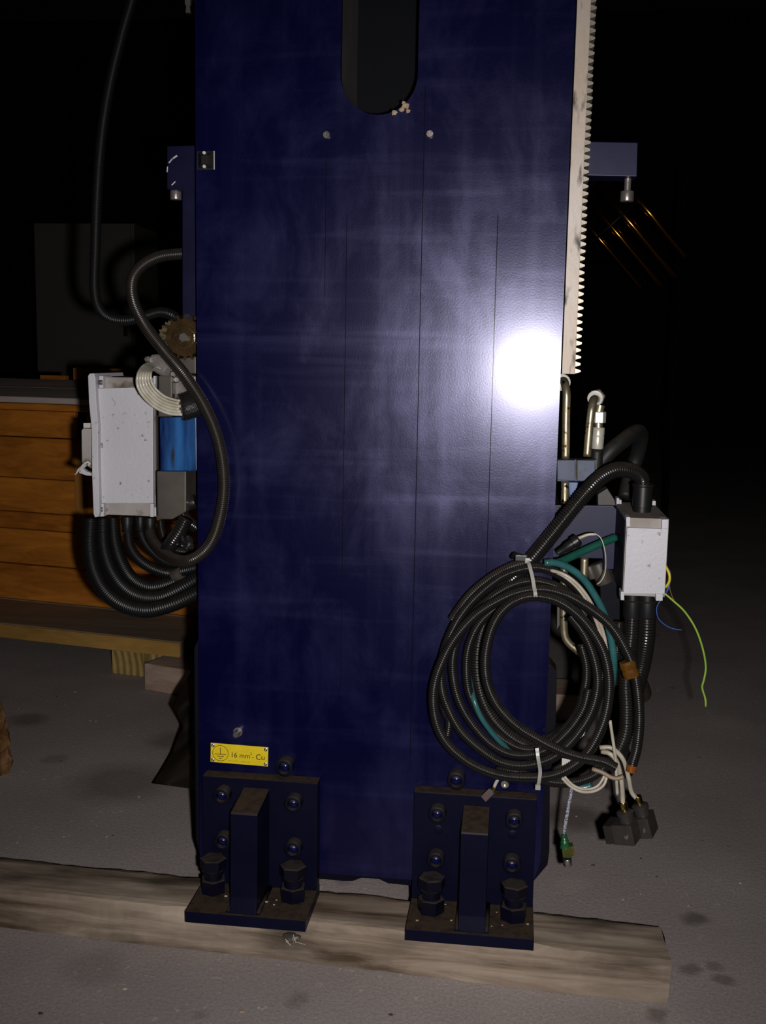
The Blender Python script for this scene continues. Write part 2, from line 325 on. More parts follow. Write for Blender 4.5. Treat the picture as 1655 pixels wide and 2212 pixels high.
def prism(pts, y0, y1, bev=0.0, bm=None):
    """pts: world (x,z) outline; extruded from y0 (front) to y1"""
    b2 = bmesh.new(); f_ = b2.faces.new([b2.verts.new((x, y0, z)) for x, z in pts])
    r = bmesh.ops.extrude_face_region(b2, geom=[f_]); vs = [e for e in r['geom'] if isinstance(e, bmesh.types.BMVert)]
    bmesh.ops.translate(b2, verts=vs, vec=(0, y1 - y0, 0))
    if bev: bmesh.ops.bevel(b2, geom=b2.edges[:], offset=bev, segments=2, affect='EDGES', profile=.7)
    return merge(bm, b2)
def pxprism(px, y0, y1, bev=0.0, bm=None):
    return prism([(PY(a, b, y0).x, PY(a, b, y0).z) for a, b in px], y0, y1, bev, bm)
def resample(pts, step):
    P = [Vector(p) for p in pts]; P = [P[0] * 2 - P[1]] + P + [P[-1] * 2 - P[-2]]
    fine = []
    for i in range(1, len(P) - 2):
        p0, p1, p2, p3 = P[i - 1:i + 3]
        for k in range(16):
            t = k / 16
            fine.append(0.5 * ((2 * p1) + (p2 - p0) * t + (2 * p0 - 5 * p1 + 4 * p2 - p3) * t * t + (3 * p1 - p0 - 3 * p2 + p3) * t ** 3))
    fine.append(P[-2])
    for _ in range(3):
        fine = [fine[0]] + [(fine[i - 1] + fine[i] * 2 + fine[i + 1]) / 4 for i in range(1, len(fine) - 1)] + [fine[-1]]
    out = [fine[0]]; acc = 0.0; tgt = step
    for a, b in zip(fine, fine[1:]):
        l = (b - a).length
        while l > 1e-9 and acc + l >= tgt:
            out.append(a.lerp(b, (tgt - acc) / l)); tgt += step
        acc += l
    return out
def sweep(pts, radf, n=10, bm=None):
    b2 = bmesh.new(); prev = None; u = None; rings = []
    N_ = len(pts)
    for i, p in enumerate(pts):
        d = (pts[min(i + 1, N_ - 1)] - pts[max(i - 1, 0)]).normalized()
        if u is None: u, _ = frame(d)
        u = (u - d * u.dot(d)).normalized(); v = d.cross(u); r = radf(i)
        rings.append([b2.verts.new(p + u * (math.cos(2 * PI * k / n) * r) + v * (math.sin(2 * PI * k / n) * r)) for k in range(n)])
    for a, c in zip(rings, rings[1:]):
        for k in range(n): b2.faces.new((a[k], a[(k + 1) % n], c[(k + 1) % n], c[k]))
    b2.faces.new(rings[0][::-1]); b2.faces.new(rings[-1])
    return merge(bm, b2)
def P3(path): return [PY(*q) for q in path]
def smooth_tube(path, r, n=10, step=.004, world=False, bm=None, taper=None):
    pts = resample(path if world else P3(path), step)
    return sweep(pts, (lambda i: r) if not taper else (lambda i: r + (taper - r) * i / max(1, len(pts) - 1)), n, bm)
def corrugated(path, r, pitch=.0027, n=14, depth=.13, world=False):
    pts = resample(path if world else P3(path), pitch / 4)
    pr = (1.0, 1.0, 1 - depth, 1 - depth)
    return sweep(pts, lambda i: r * pr[i % 4], n)
def hexbm(p0, p1, r, rot=0.0, ch=.0015, bm=None):
    h = (p1 - p0).length
    return lathe(p0, p1, [(0, r - ch), (ch * .6, r), (h - ch * .6, r), (h, r - ch)], 6, bm, rot)

# ------------------------------------------------------------------ setting
fbm = bmesh.new()
def gridplane(bm, x0, x1, y0, y1, z, nx, ny):
    vs = [[bm.verts.new((x0 + (x1 - x0) * i / nx, y0 + (y1 - y0) * j / ny, z)) for i in range(nx + 1)] for j in range(ny + 1)]
    for j in range(ny):
        for i in range(nx): bm.faces.new((vs[j][i], vs[j][i + 1], vs[j + 1][i + 1], vs[j + 1][i]))
gridplane(fbm, -9, 9, -3, 16, 0, 6, 6)
fo = bpy.data.meshes.new('floor'); fbm.to_mesh(fo); fbm.free(); fo.materials.append(M_floor)
floor = bpy.data.objects.new('floor', fo); COL.objects.link(floor); tag(floor, kind='structure')
wb = link('wall_back', box(-9, 9, 16, 16.2, 0, 6), mat('dark_far_wall', (0.05, 0.048, 0.045), 0.9, col2=(0.04, 0.04, 0.04))); tag(wb, kind='structure')

# ------------------------------------------------------------------ machine column
XL = PY(426, 900, 0).x; XR = PY(1211, 810, 0).x
ZB = PY(790, 1893, 0).z; ZT = 1.42
col = thing('machine_column', ((XL + XR) / 2, .1, ZB), 'tall navy blue steel machine column with a rounded slot, standing between the hoses', 'machine column')
# slot: centre and radius
sl = PY(736, 150, 0).x; sr = PY(903, 150, 0).x; sb = PY(820, 248, 0).z
scx = (sl + sr) / 2; srad = (sr - sl) / 2; scz = sb + srad
SLT = 1.36
def slot_loop(r, z1=SLT):
    pts = [(scx + r * math.cos(a), scz + r * math.sin(a)) for a in [PI + PI * k / 24 for k in range(25)]]
    pts += [(scx + r * math.cos(a), z1 - srad + r * math.sin(a)) for a in [PI * k / 24 for k in range(25)]]
    return pts
def plate_with_hole(outer, hole, y0, y1):
    bm = bmesh.new(); ed = []
    for loop in (outer, hole):
        vs = [bm.verts.new((x, y0, z)) for x, z in loop]
        ed += [bm.edges.new((vs[i], vs[(i + 1) % len(vs)])) for i in range(len(vs))]
    bmesh.ops.triangle_fill(bm, use_beauty=True, use_dissolve=False, edges=ed)
    r = bmesh.ops.extrude_face_region(bm, geom=bm.faces[:]); vs = [e for e in r['geom'] if isinstance(e, bmesh.types.BMVert)]
    bmesh.ops.translate(bm, verts=vs, vec=(0, y1 - y0, 0)); return bm
zc = PY(560, 1893, 0).z
rim = .0012
link('front_plate', plate_with_hole([(XL + rim, ZB), (PY(1148, 1902, 0).x, ZB), (XR, PY(1183, 1862, 0).z), (XR, ZT), (XL, ZT), (XL, ZB + rim)], slot_loop(srad), 0, .012), M_plate, col)
# deep slot liner: ring-shaped tube behind the plate
def liner():
    bm = bmesh.new(); i_ = slot_loop(srad); o_ = slot_loop(srad + .006); rings = []
    for pts, y in ((i_, .0125), (i_, .135), (o_, .135), (o_, .0125)): rings.append([bm.verts.new((x, y, z)) for x, z in pts])
    n = len(i_)
    for a in range(4):
        A, B = rings[a], rings[(a + 1) % 4]
        for k in range(n): bm.faces.new((A[k], A[(k + 1) % n], B[(k + 1) % n], B[k]))
    return bm
link('slot_liner', liner(), M_slotwall, col)
link('slot_panel', box(scx - srad - .02, scx + srad + .02, .136, .142, scz - srad - .02, SLT), M_slotback, col)
# side walls of the box column, set in behind the front plate
link('side_wall', box(XL + .018, XL + .030, .0125, .30, ZB + .02, ZT), M_navyd, col)
link('side_wall', box(XR - .030, XR - .018, .0125, .30, ZB + .02, ZT), M_navyd, col)
link('rear_wall', box(XL + .018, XR - .018, .3005, .312, ZB + .02, ZT), M_navyd, col)
# wider shoe plates low down, chamfered at the bottom corners
def shoe(px): return pxprism(px, .013, .035, .001)
link('shoe_plate', pxprism([(419, 1400), (428, 1382), (440, 1378), (560, 1385), (560, 1893), (452, 1885), (436, 1862), (423, 1815)], .013, .05, .0008), M_navyd, col)
link('shoe_plate', pxprism([(1080, 1430), (1190, 1436), (1203, 1452), (1201, 1560), (1188, 1690), (1187, 1840), (1183, 1868), (1152, 1905), (1080, 1915)], .013, .05, .0008), M_navyd, col)
link('bottom_lip', pxprism([(690, 1885), (888, 1893), (888, 1913), (838, 1908), (820, 1899), (782, 1896), (762, 1903), (740, 1903), (700, 1899), (690, 1899)], .0125, .035, 0), M_navyd, col)
def small_screw(px, py, r, m=M_cast, h=.004):
    p = PY(px, py, 0); b = lathe(p, p + Vector((0, -1, 0)), [(.0002, r), (h * .7, r), (h, r * .85), (h, r * .5), (h * .4, r * .45)], 16); return link('screw', b, m, col, 'auto')
small_screw(706, 292, .0046); small_screw(929, 290, .0046)
def socket_screw(p, r, h, parent, m=None, name='cap_screw'):
    d = Vector((0, -1, 0)); b = lathe(p, p + d, [(.0001, r), (h - .0012, r), (h - .0003, r * .96), (h, r * .9), (h, r * .64), (h - .0006, r * .60), (h * .55, r * .58), (h * .5, r * .1)], 28)
    o = link(name, b, m or M_bolt, parent, 'auto')
    q = p + d * (h * .62); c_ = lathe(q, q + d, [(0, r * .55), (.0016, r * .52), (.0030, r * .42), (.0040, r * .26), (.0045, r * .08)], 18)  # dome added in the socket to stand for its blue glint
    if parent is col: c_o = link('socket_glint', c_, M_glint, parent, True)
    else: c_o = link('socket_glint', c_, M_glint, o, True)
    return o
socket_screw(PY(619, 1650, 0), .0118, .017, col); socket_screw(PY(987, 1678, 0), .0118, .017, col)
sp = PY(515, 1580, 0); st = lathe(sp, sp + Vector((0, -1, 0)), [(.0001, .0062), (.003, .0062), (.0032, .0040), (.014, .0040), (.015, .003)], 18); link('stud', st, M_cast, col, 'auto')
small_screw(1091, 1691, .0058, M_steel, .006)
for (px, py, r) in ((852, 243, .003), (868, 236, .0028), (878, 229, .0036), (882, 240, .0024), (873, 222, .002)):
    b = bmesh.new(); bmesh.ops.create_icosphere(b, subdivisions=2, radius=r); p = PY(px, py, 0)
    for v in b.verts: v.co = Vector((v.co.x * 1.2, v.co.y * .45, v.co.z)) * (1 + random.uniform(-.3, .3)) + p
    link('putty_blob', b, M_chip, col)

# ------------------------------------------------------------------ gear rack on the right edge
zr0 = PY(1230, 808, .006).z; rx0 = XR + .0018; rx1 = PY(1243, 790, .006).x; pitch = .00845; nt_ = 62
rack = thing('gear_rack', ((rx0 + rx1) / 2, .02, zr0), 'scratched pale steel toothed rack along the right edge of the blue column', 'gear rack')
link('rack_bar', box(rx0, rx1, .006, .034, zr0, zr0 + pitch * nt_ + .002, .0006), M_rack, rack)
tb = prism([(0, -.0033), (.0040, -.0021), (.0068, -.0011), (.0068, .0011), (.0040, .0021), (0, .0033)], 0, .0275, .0002)
tm = bpy.data.meshes.new('tooth'); bmesh.ops.recalc_face_normals(tb, faces=tb.faces); tb.to_mesh(tm); tb.free(); tm.materials.append(M_tooth)
for i in range(nt_):
    o = bpy.data.objects.new('tooth', tm); o.parent = rack; COL.objects.link(o)
    o.location = Vector((rx1 - .0001, .0063, zr0 + pitch * (i + .45))) - rack.location
    o.scale = (random.uniform(.9, 1.04), 1, random.uniform(.92, 1.05))

# ------------------------------------------------------------------ cross carriage behind the column (left ear, right lug)
car = thing('cross_carriage', PY(827, 680, .06), 'navy steel crossbar behind the column, ears sticking out left and right', 'machine part')
link('left_ear', pxprism([(361, 316), (361, 408), (394, 412), (394, 690), (425, 692), (425, 314)], .055, .085, .0008), mat('faded_navy_ear', (0.003, 0.003, 0.020), 0.4, col2=(0.007, 0.007, 0.034), nscale=30, spec=0.2), car)
link('right_lug', pxprism([(1240, 305), (1378, 308), (1376, 381), (1240, 378)], .06, .10, .0008), M_lug, car)
link('crossbar', box(PY(425, 340, .06).x, PY(1240, 340, .06).x + .01, .315, .335, PY(800, 372, .3).z, PY(800, 330, .3).z), M_navyd, car)
link('link_bar', box(PY(421, 340, .1).x - .02, PY(421, 340, .1).x + .005, .0855, .335, PY(400, 372, .1).z, PY(400, 330, .1).z), M_navyd, car)
link('link_bar', box(PY(1262, 340, .1).x, PY(1262, 340, .1).x + .02, .1005, .335, PY(1262, 372, .1).z, PY(1262, 330, .1).z), M_navyd, car)
p = PY(380, 412, .07); link('adjusting_screw', cyl(p, p - Vector((0, 0, .012)), .0075, 16, .001), M_cast, car, 'auto')
p = PY(1357, 381, .08); b = cyl(p, p - Vector((0, 0, .018)), .0042, 14); cyl(p - Vector((0, 0, .018)), p - Vector((0, 0, .031)), .0085, 16, .001, b); link('adjusting_screw', b, M_cast, car, 'auto')
for a, c, r in (((365, 352), (373, 342), .0009), ((374, 342), (383, 336), .0012), ((371, 400), (379, 392), .0008), ((362, 360), (361, 372), .0008)):
    q0, q1 = PY(*a, .0545), PY(*c, .0545); link('paint_chip', cyl(q0, q1, r, 6), M_box, car)

link('edge_clip', pxprism([(399, -12), (411, -12), (411, 8), (409, 12), (411, 27), (400, 27), (402, 14), (399, 8)], .05, .056, .0008), M_castd, car)
link('clip_strip', pxprism([(410, -12), (426, -12), (426, 2), (410, 2)], .0565, .060), M_navyd, car)
# cable-tie mount stuck on the plate
tmn = thing('cable_tie_mount', PY(445, 367, 0), 'small black square cable tie mount with two painted white glints, on upper left of column', 'cable mount')
x0, x1 = PY(426, 347, 0).x, PY(465, 347, 0).x; z0, z1 = PY(445, 367, 0).z, PY(445, 327, 0).z
link('mount_pad', box(x0, x1, -.002, -.0001, z0, z1, .0004), M_blackpl, tmn)
cx, cz = (x0 + x1) / 2, (z0 + z1) / 2
b = bmesh.new()
fr = [b.verts.new((cx + sx * .0045, -.006, cz + sz * .005)) for sx, sz in ((-1, -1), (1, -1), (1, 1), (-1, 1))]; bk = [b.verts.new((cx + sx * .0095, -.0021, cz + sz * .0095)) for sx, sz in ((-1, -1), (1, -1), (1, 1), (-1, 1))]
b.faces.new(fr)
for k in range(4): b.faces.new((fr[k], fr[(k + 1) % 4], bk[(k + 1) % 4], bk[k]))
b.faces.new(bk[::-1]); link('saddle', b, M_blackpl, tmn)
for dz in (-.0078, .0085): q = Vector((cx - .001, -.0062, cz + dz)); link('rivet_or_glint', cyl(q + Vector((0, .004, 0)), q, .0021, 12, .0004), M_white, tmn)  # white discs painted in as the glints on the mount
link('rim_glint', box(x1 - .001, x1, -.0032, -.0021, z0, z1), M_white, tmn)  # white strip, a glint painted along the rim

# ------------------------------------------------------------------ yellow earthing label
def on_label(dx, dz):  # label frame, tilted like the photo's plate
    return Vector((lab_o.x + dx * lab_c - dz * lab_s, 0, lab_o.z + dx * lab_s + dz * lab_c))
a_, b_ = PY(456, 1604, 0), PY(580, 1614, 0); lab_o = a_.copy(); an = math.atan2(b_.z - a_.z, b_.x - a_.x); lab_c, lab_s = math.cos(an), math.sin(an)
LW = (b_ - a_).length; LH = (PY(457, 1645, 0) - a_).length
lab = thing('warning_plate', PY(518, 1652, 0), 'yellow earthing label plate reading 16 mm2 - Cu, riveted to lower left column', 'label')
b = bmesh.new(); pts = [on_label(0, -LH), on_label(LW, -LH), on_label(LW, 0), on_label(0, 0)]
link('plate', prism([(q.x, q.z) for q in pts], -.0012, -.0001, .0002), M_yellow, lab)
for dx, dz in ((.0032, -.0032), (LW - .0032, -.0030), (.0032, -LH + .0032), (LW - .0032, -LH + .0032)):
    q = on_label(dx, dz); q.y = -.0012
    link('rivet_or_glint', lathe(q, q + Vector((0, -1, 0)), [(0, .0026), (.0008, .0024), (.0012, .0016), (.0012, .0010), (.0002, .0009)], 14), M_steel, lab, 'auto')
def strip(dx0, dz0, dx1, dz1, w_, b=None):
    q0, q1 = on_label(dx0, dz0), on_label(dx1, dz1); d = (q1 - q0).normalized() * 1; nrm = Vector((-d.z, 0, d.x)) * (w_ / 2)
    return prism([((q0 - nrm).x, (q0 - nrm).z), ((q1 - nrm).x, (q1 - nrm).z), ((q1 + nrm).x, (q1 + nrm).z), ((q0 + nrm).x, (q0 + nrm).z)], -.0015, -.00121, 0, b)
ecx, ecz, er = LW * .172, -LH * .50, LH * .405
ring = bmesh.new(); n = 40
for k in range(n):
    a0, a1 = 2 * PI * k / n, 2 * PI * (k + 1) / n
    strip(ecx + er * math.cos(a0), ecz + er * math.sin(a0), ecx + er * math.cos(a1), ecz + er * math.sin(a1), .00055, ring)
strip(ecx, ecz + er * .72, ecx, ecz - er * .12, .00075, ring); strip(ecx - er * .74, ecz - er * .14, ecx + er * .74, ecz - er * .14, .00075, ring)
strip(ecx - er * .45, ecz - er * .42, ecx + er * .45, ecz - er * .42, .0007, ring); strip(ecx - er * .18, ecz - er * .68, ecx + er * .18, ecz - er * .68, .0007, ring)
link('earth_symbol', ring, M_ink, lab)
def text(s, size, dx, dz, m, name, wscale=1.0):
    cu = bpy.data.curves.new('txt', 'FONT'); cu.body = s; cu.size = size; cu.extrude = .00015
    o = bpy.data.objects.new('txt', cu); COL.objects.link(o); bpy.context.view_layer.update()
    me = bpy.data.meshes.new_from_object(o.evaluated_get(bpy.context.evaluated_depsgraph_get())); bpy.data.objects.remove(o)
    b = bmesh.new(); b.from_mesh(me)
    for v in b.verts:
        q = on_label(dx + v.co.x * wscale, dz + v.co.y); v.co = Vector((q.x, -.00135 - v.co.z, q.z))
    link(name, b, m, lab)
text('16 mm', .0098, LW * .345, -LH * .66, M_ink, 'lettering', .98); text('2', .0045, LW * .690, -LH * .46, M_ink, 'lettering'); text('-', .0090, LW * .722, -LH * .66, M_ink, 'lettering'); text('Cu', .0105, LW * .785, -LH * .675, M_ink, 'lettering')
text('TYP CU, MAT.   0 19842570 701', .0022, LW * .31, -LH * .885, M_inkfaint, 'small_print')

# ------------------------------------------------------------------ foot brackets
ZBASE = .0605
def bracket(bx0, bx1, gx0, gx1, ztop, zg, screws, jacks, label, plugs=()):
    t = thing('foot_bracket', ((bx0 + bx1) / 2, -.05, ZBASE), label, 'bracket', 'foot brackets bolted to the column')
    bt = ZBASE + .015
    link('base_plate', box(bx0, bx1, -.100, -.0003, ZBASE, bt, .0010), M_navy, t)
    link('back_plate', box(bx0 + .0005, bx1 - .0005, -.022, -.0005, bt + .0001, ztop, .0012), M_navy, t)
    b = bmesh.new()
    prof = [(-.0225, bt + .0001), (-.0965, bt + .0001), (-.0925, bt + .02), (-.0905, zg - .002), (-.0895, zg), (-.0225, zg + .006)]
    f1 = b.faces.new([b.verts.new((gx0, y, z)) for y, z in prof]); r = bmesh.ops.extrude_face_region(b, geom=[f1]); bmesh.ops.translate(b, verts=[e for e in r['geom'] if isinstance(e, bmesh.types.BMVert)], vec=(gx1 - gx0, 0, 0))
    bmesh.ops.bevel(b, geom=b.edges[:], offset=.001, segments=2, affect='EDGES', profile=.7); link('gusset', b, M_navy, t)
    # weld fillets at the gusset foot
    for gx in (gx0 - .002, gx1 + .002):
        link('weld_bead', cyl(Vector((gx, -.095, bt + .001)), Vector((gx, -.023, bt + .001)), .0028, 8), M_navyd, t, True)
    for (px, py) in screws: socket_screw(PY(px, py, -.0221), .0112, .015, t)
    for (px, py) in plugs: q = PY(px, py, -.0221); link('dowel_plug', lathe(q, q + Vector((0, -1, 0)), [(0.0001, .006), (.0008, .006), (.0012, .005)], 18), M_navy, t, 'auto')
    for (px, py) in jacks:
        q = PZ(px, py, bt + .0002); up = Vector((0, 0, 1)); ro = random.uniform(0, 1)
        j = link('jack_bolt', cyl(q + up * .019, q + up * .034, .0118, 20), M_bolt, t, 'auto')
        link('lock_nut', hexbm(q, q + up * .019, .0172, ro), M_bolt, j)
        link('hex_head', hexbm(q + up * .032, q + up * .0475, .0175, ro + .4, .0022), M_bolt, j)
        link('washer_face', cyl(q + up * .0290, q + up * .0318, .0150, 20), M_bolt, j)
    return t
ztl = PY(565, 1683, -.02).z; ztr = PY(1030, 1717, -.02).z
g = lambda px, py, y=-.0905: PY(px, py, y).x
bracket(PY(400, 1982, -.1).x, PY(660, 2012, -.1).x, g(498, 1757), g(556, 1760), ztl, PY(527, 1757, -.09).z,
        [(484, 1712), (637, 1729), (486, 1810), (637, 1826)], [(461, 1925), (633, 1942)], 'left steel foot bracket, dirty navy, bolted beneath the yellow label')
bracket(PY(875, 2030, -.1).x, PY(1153, 2052, -.1).x, g(996, 1799), g(1055, 1800), ztr, PY(1025, 1799, -.09).z,
        [(946, 1752), (1111, 1765), (943, 1850), (1106, 1860)], [(931, 1968), (1109, 1984)], 'right steel foot bracket, dirty navy, beneath the coiled black hoses', plugs=((947, 1792), (1107, 1803)))

# small sensor plug lying on the right bracket
sp_ = thing('small_plug', PY(1058, 1725, -.03), 'tiny grey plug with a red dot resting on top of the right bracket', 'plug')
pa, pb = PY(1046, 1726, -.040), PY(1064, 1708, -.040); link('plug_body', cyl(pa, pb, .0062, 4, .0008, rot=.4), M_boxside, sp_)
q = (pa + pb) / 2 + Vector((-.003, -.0052, -.001)); link('red_dot', cyl(q + Vector((0, .0015, 0)), q, .0014, 10), M_red, sp_)
link('ferrule', cyl(pb, PY(1068, 1700, -.040), .0028, 10), M_gold, sp_); link('cord', smooth_tube([(1068, 1700, -.04), (1071, 1692, -.041), (1078, 1680, -.045)], .0022), M_white, sp_, True)

# ------------------------------------------------------------------ black conduits, left side
def conduit(path, r, label, pitch=.0027, m=None, name='corrugated_hose', n=14, depth=.13, smooth='x', cat='hose', group=None, world=False):
    b = corrugated(path, r, pitch, n, depth, world)
    o = link(name, b, m or M_black, None, True); return tag(o, label, cat, group)
conduit([(300, -60, .05), (285, 0, .05), (262, 80, .05), (236, 190, .05), (219, 300, .05), (210, 420, .05), (206, 540, .05), (204, 620, .05), (213, 665, .05), (238, 688, .05), (276, 692, .05), (312, 683, .052), (345, 674, .055), (372, 681, .065), (386, 697, .085), (392, 712, .12)],
        .0072, 'thin black corrugated hose hanging from top left, curving to the greasy gear', .0026, M_blackdull)
conduit([(420, 546, .10), (395, 548, .09), (345, 554, .07), (307, 574, .055), (286, 605, .045), (288, 650, .035), (314, 704, .02), (355, 758, .0), (400, 812, -.018), (440, 874, -.022), (468, 940, -.024), (482, 1010, -.024), (482, 1080, -.024), (466, 1150, -.022), (442, 1190, -.02), (408, 1211, -.016), (376, 1208, .01), (346, 1188, .06), (328, 1164, .11), (324, 1149, .131)],
        .0078, 'dusty brown-black hose looping in front of the column left edge beside the open grey box', .0026, M_blackdusty)

# left junction enclosure
EY0 = .11; EY1 = .23
enc = thing('junction_box', PY(270, 1112, .06), 'large pale grey metal junction box hanging left of the column, lid ajar', 'junction box')
ex0, ex1 = PY(215, 950, EY0).x, PY(332, 950, EY0).x; ez0, ez1 = PY(270, 1114, EY0 + .004).z, PY(270, 815, EY0 + .004).z
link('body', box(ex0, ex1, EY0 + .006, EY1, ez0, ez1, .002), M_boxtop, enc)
link('dark_side', box(ex1 + .0002, ex1 + .0012, EY0 + .008, EY1 - .002, ez0 + .004, ez1 - .004), M_boxside, enc)  # thin dark sheet, shade of the grazing-lit side put into its colour
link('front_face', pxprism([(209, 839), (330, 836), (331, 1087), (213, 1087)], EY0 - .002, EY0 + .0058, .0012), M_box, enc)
for a in ((214, 812, 223, 838), (331, 812, 336, 838), (214, 1088, 224, 1116), (324, 1088, 332, 1117), (333, 1096, 338, 1115)):
    link('corner_lug', pxprism([(a[0], a[1]), (a[2], a[1]), (a[2], a[3]), (a[0], a[3])], EY0 - .004, EY0 + .03, .001), M_box, enc)
lid = link('lid', pxprism([(190, 812), (193, 807), (203, 806), (206, 816), (207, 855), (212, 918), (212, 990), (215, 1108), (213, 1116), (205, 1118), (202, 1110), (199, 1030), (198, 930), (192, 868)], EY0 - .012, EY1 - .02, .0012), M_box, enc)
for yy in (826, 1100): q = PY(213, yy, EY0 - .004); link('lid_screw', cyl(q, q + Vector((.006, 0, 0)), .0035, 12, .0005), M_cast, lid, 'auto')
for yy in (1101,): q = PY(229, yy, EY0 + .0055); link('screw', lathe(q, q + Vector((0, -1, 0)), [(0, .0026), (.002, .0024), (.0024, .001)], 12), M_cast, enc, 'auto')
for yy in (832,): q = PY(224, yy, EY0 + .0055); link('screw', lathe(q, q + Vector((0, -1, 0)), [(0, .003), (.002, .0028), (.0024, .001)], 12), M_cast, enc, 'auto')
con = thing('latched_connector', PY(187, 1015, .13), 'grey rectangular connector with bright wire latch on the junction box lid', 'connector')
link('housing', pxprism([(176, 930), (180, 925), (197, 926), (197, 1012), (177, 1000)], .11, .16, .001), M_boxtop, con)
link('bright_cap', pxprism([(180, 914), (195, 914), (195, 924), (180, 924)], .112, .14, .0008), M_white, con)
lt = link('latch', pxprism([(166, 1015), (176, 1005), (184, 1000), (186, 1006), (179, 1012), (186, 1018), (197, 1022), (197, 1028), (186, 1027), (172, 1022)], .098, .106, .0006), M_box, con)
link('latch_loop', smooth_tube([(172, 1019, .096), (178, 1006, .095), (188, 998, .095), (194, 1000, .096), (190, 1008, .096)], .0016), M_white, lt, True)
link('latch_tongue', smooth_tube([(168, 1016, .099), (165, 1023, .097), (158, 1028, .096)], .0012, taper=.0005), M_white, lt, True)

# five milky tubes bundled into a black sleeve
bun = thing('tube_bundle', PY(350, 880, .0), 'bundle of milky white tubes curving into a black ribbed sleeve beside the grey box', 'tube bundle')
outp = [(836, 128), (770, 112), (700, 140), (655, 215), (650, 320), (705, 425), (820, 530), (960, 590), (1085, 598)]
innp = [(868, 165), (830, 150), (795, 160), (775, 215), (785, 290), (830, 360), (900, 420), (980, 452), (1060, 470)]
for k in range(6):
    t = k / 5; pth = []
    for i, ((a, c), (d, e)) in enumerate(zip(outp, innp)):
        s = i / 8
        pth.append((150 + (a + (d - a) * t) / 4.42, 760 + (c + (e - c) * t) / 4.42, (.055 if i == 0 else .035 if i == 1 else .01 if i == 2 else -.014) + .003 * abs(t - .5)))
    link('tube', smooth_tube(pth, .0020 if k < 4 else .0017, 10, .004), M_tubew, bun, True)
slv = resample(P3([(390, 881, -.006), (400, 879, -.003), (412, 875, .0), (424, 870, .003)]), .0006)
def oval(pts, rx_, rz_, b=None):
    b2 = bmesh.new(); rings = []
    for i, p in enumerate(pts):
        d = (pts[min(i + 1, len(pts) - 1)] - pts[max(i - 1, 0)]).normalized(); u = Vector((0, 1, 0)); u = (u - d * u.dot(d)).normalized(); v = d.cross(u)
        k_ = 1.0 if i % 3 else .93
        rings.append([b2.verts.new(p + u * math.cos(2 * PI * j / 20) * rx_ * k_ + v * math.sin(2 * PI * j / 20) * rz_ * k_) for j in range(20)])
    for a, c in zip(rings, rings[1:]):
        for j in range(20): b2.faces.new((a[j], a[(j + 1) % 20], c[(j + 1) % 20], c[j]))
    b2.faces.new(rings[0][::-1]); b2.faces.new(rings[-1]); return b2
link('ribbed_sleeve', oval(slv, .0062, .0175), M_black, bun)

# greasy drive: pinion, bevel wheel and housing
drv = thing('gear_drive', PY(380, 900, .12), 'greasy brown toothed pinion with oily castings, left of the column', 'gearbox')
def gear(c, axis, r, nteeth, th, tooth, parent, name='pinion', m=M_grease):
    u, v = frame(axis); a = axis.normalized(); b = bmesh.new(); prof = []
    for k in range(nteeth):
        for q, rr in ((0.0, r), (.30, r), (.42, r + tooth), (.62, r + tooth), (.74, r)): prof.append(((k + q) / nteeth * 2 * PI, rr * random.uniform(.985, 1.015)))
    A = [b.verts.new(c + u * math.cos(t) * rr + v * math.sin(t) * rr) for t, rr in prof]; B = [b.verts.new(w_.co + a * th) for w_ in A]
    n = len(A)
    for k in range(n): b.faces.new((A[k], A[(k + 1) % n], B[(k + 1) % n], B[k]))
    b.faces.new(A[::-1]); b.faces.new(B); return link(name, b, m, parent)
gc = PY(399, 729, .045)
gr_ = gear(gc, Vector((0, 1, 0)), .0245, 18, .022, .0055, drv)
link('hub_ring', lathe(gc, gc + Vector((0, -1, 0)), [(0, .0165), (.003, .0165), (.004, .015), (.004, .012), (.001, .0115)], 24), M_grease, gr_, 'auto')
link('hub_bolt', hexbm(gc + Vector((0, -.0012, 0)), gc + Vector((0, -.008, 0)), .0068, .3), M_castd, gr_)
bg = PY(371, 735, .075); gear(bg, Vector((-1, .25, .25)), .021, 20, .008, .004, drv, 'bevel_wheel', mat('bright_greasy_bevel', (0.55, 0.47, 0.3), 0.25, 0.7, col2=(0.2, .13, .05), nscale=120, bump=.8))
link('bearing_housing', pxprism([(342, 722), (356, 714), (366, 722), (372, 745), (366, 762), (352, 752)], .07, .10, .002), M_cast, drv)
link('gearbox_casting', pxprism([(318, 775), (328, 766), (345, 764), (362, 774), (380, 795), (392, 806), (424, 812), (424, 850), (400, 858), (385, 870), (345, 872), (352, 815), (328, 800)], .06, .13, .003), M_cast, drv)
link('gearbox_flange', pxprism([(342, 812), (372, 812), (372, 900), (342, 900)], .045, .0595, .002), M_castd, drv)
link('shaft_block', pxprism([(385, 775), (424, 770), (424, 808), (392, 804)], .05, .0595, .002), M_castd, drv)
for px, py in ((320, 776), (376, 808), (384, 820)): q = PY(px, py, .0595); link('bolt', hexbm(q, q + Vector((0, -.006, 0)), .0048), M_steel, drv)

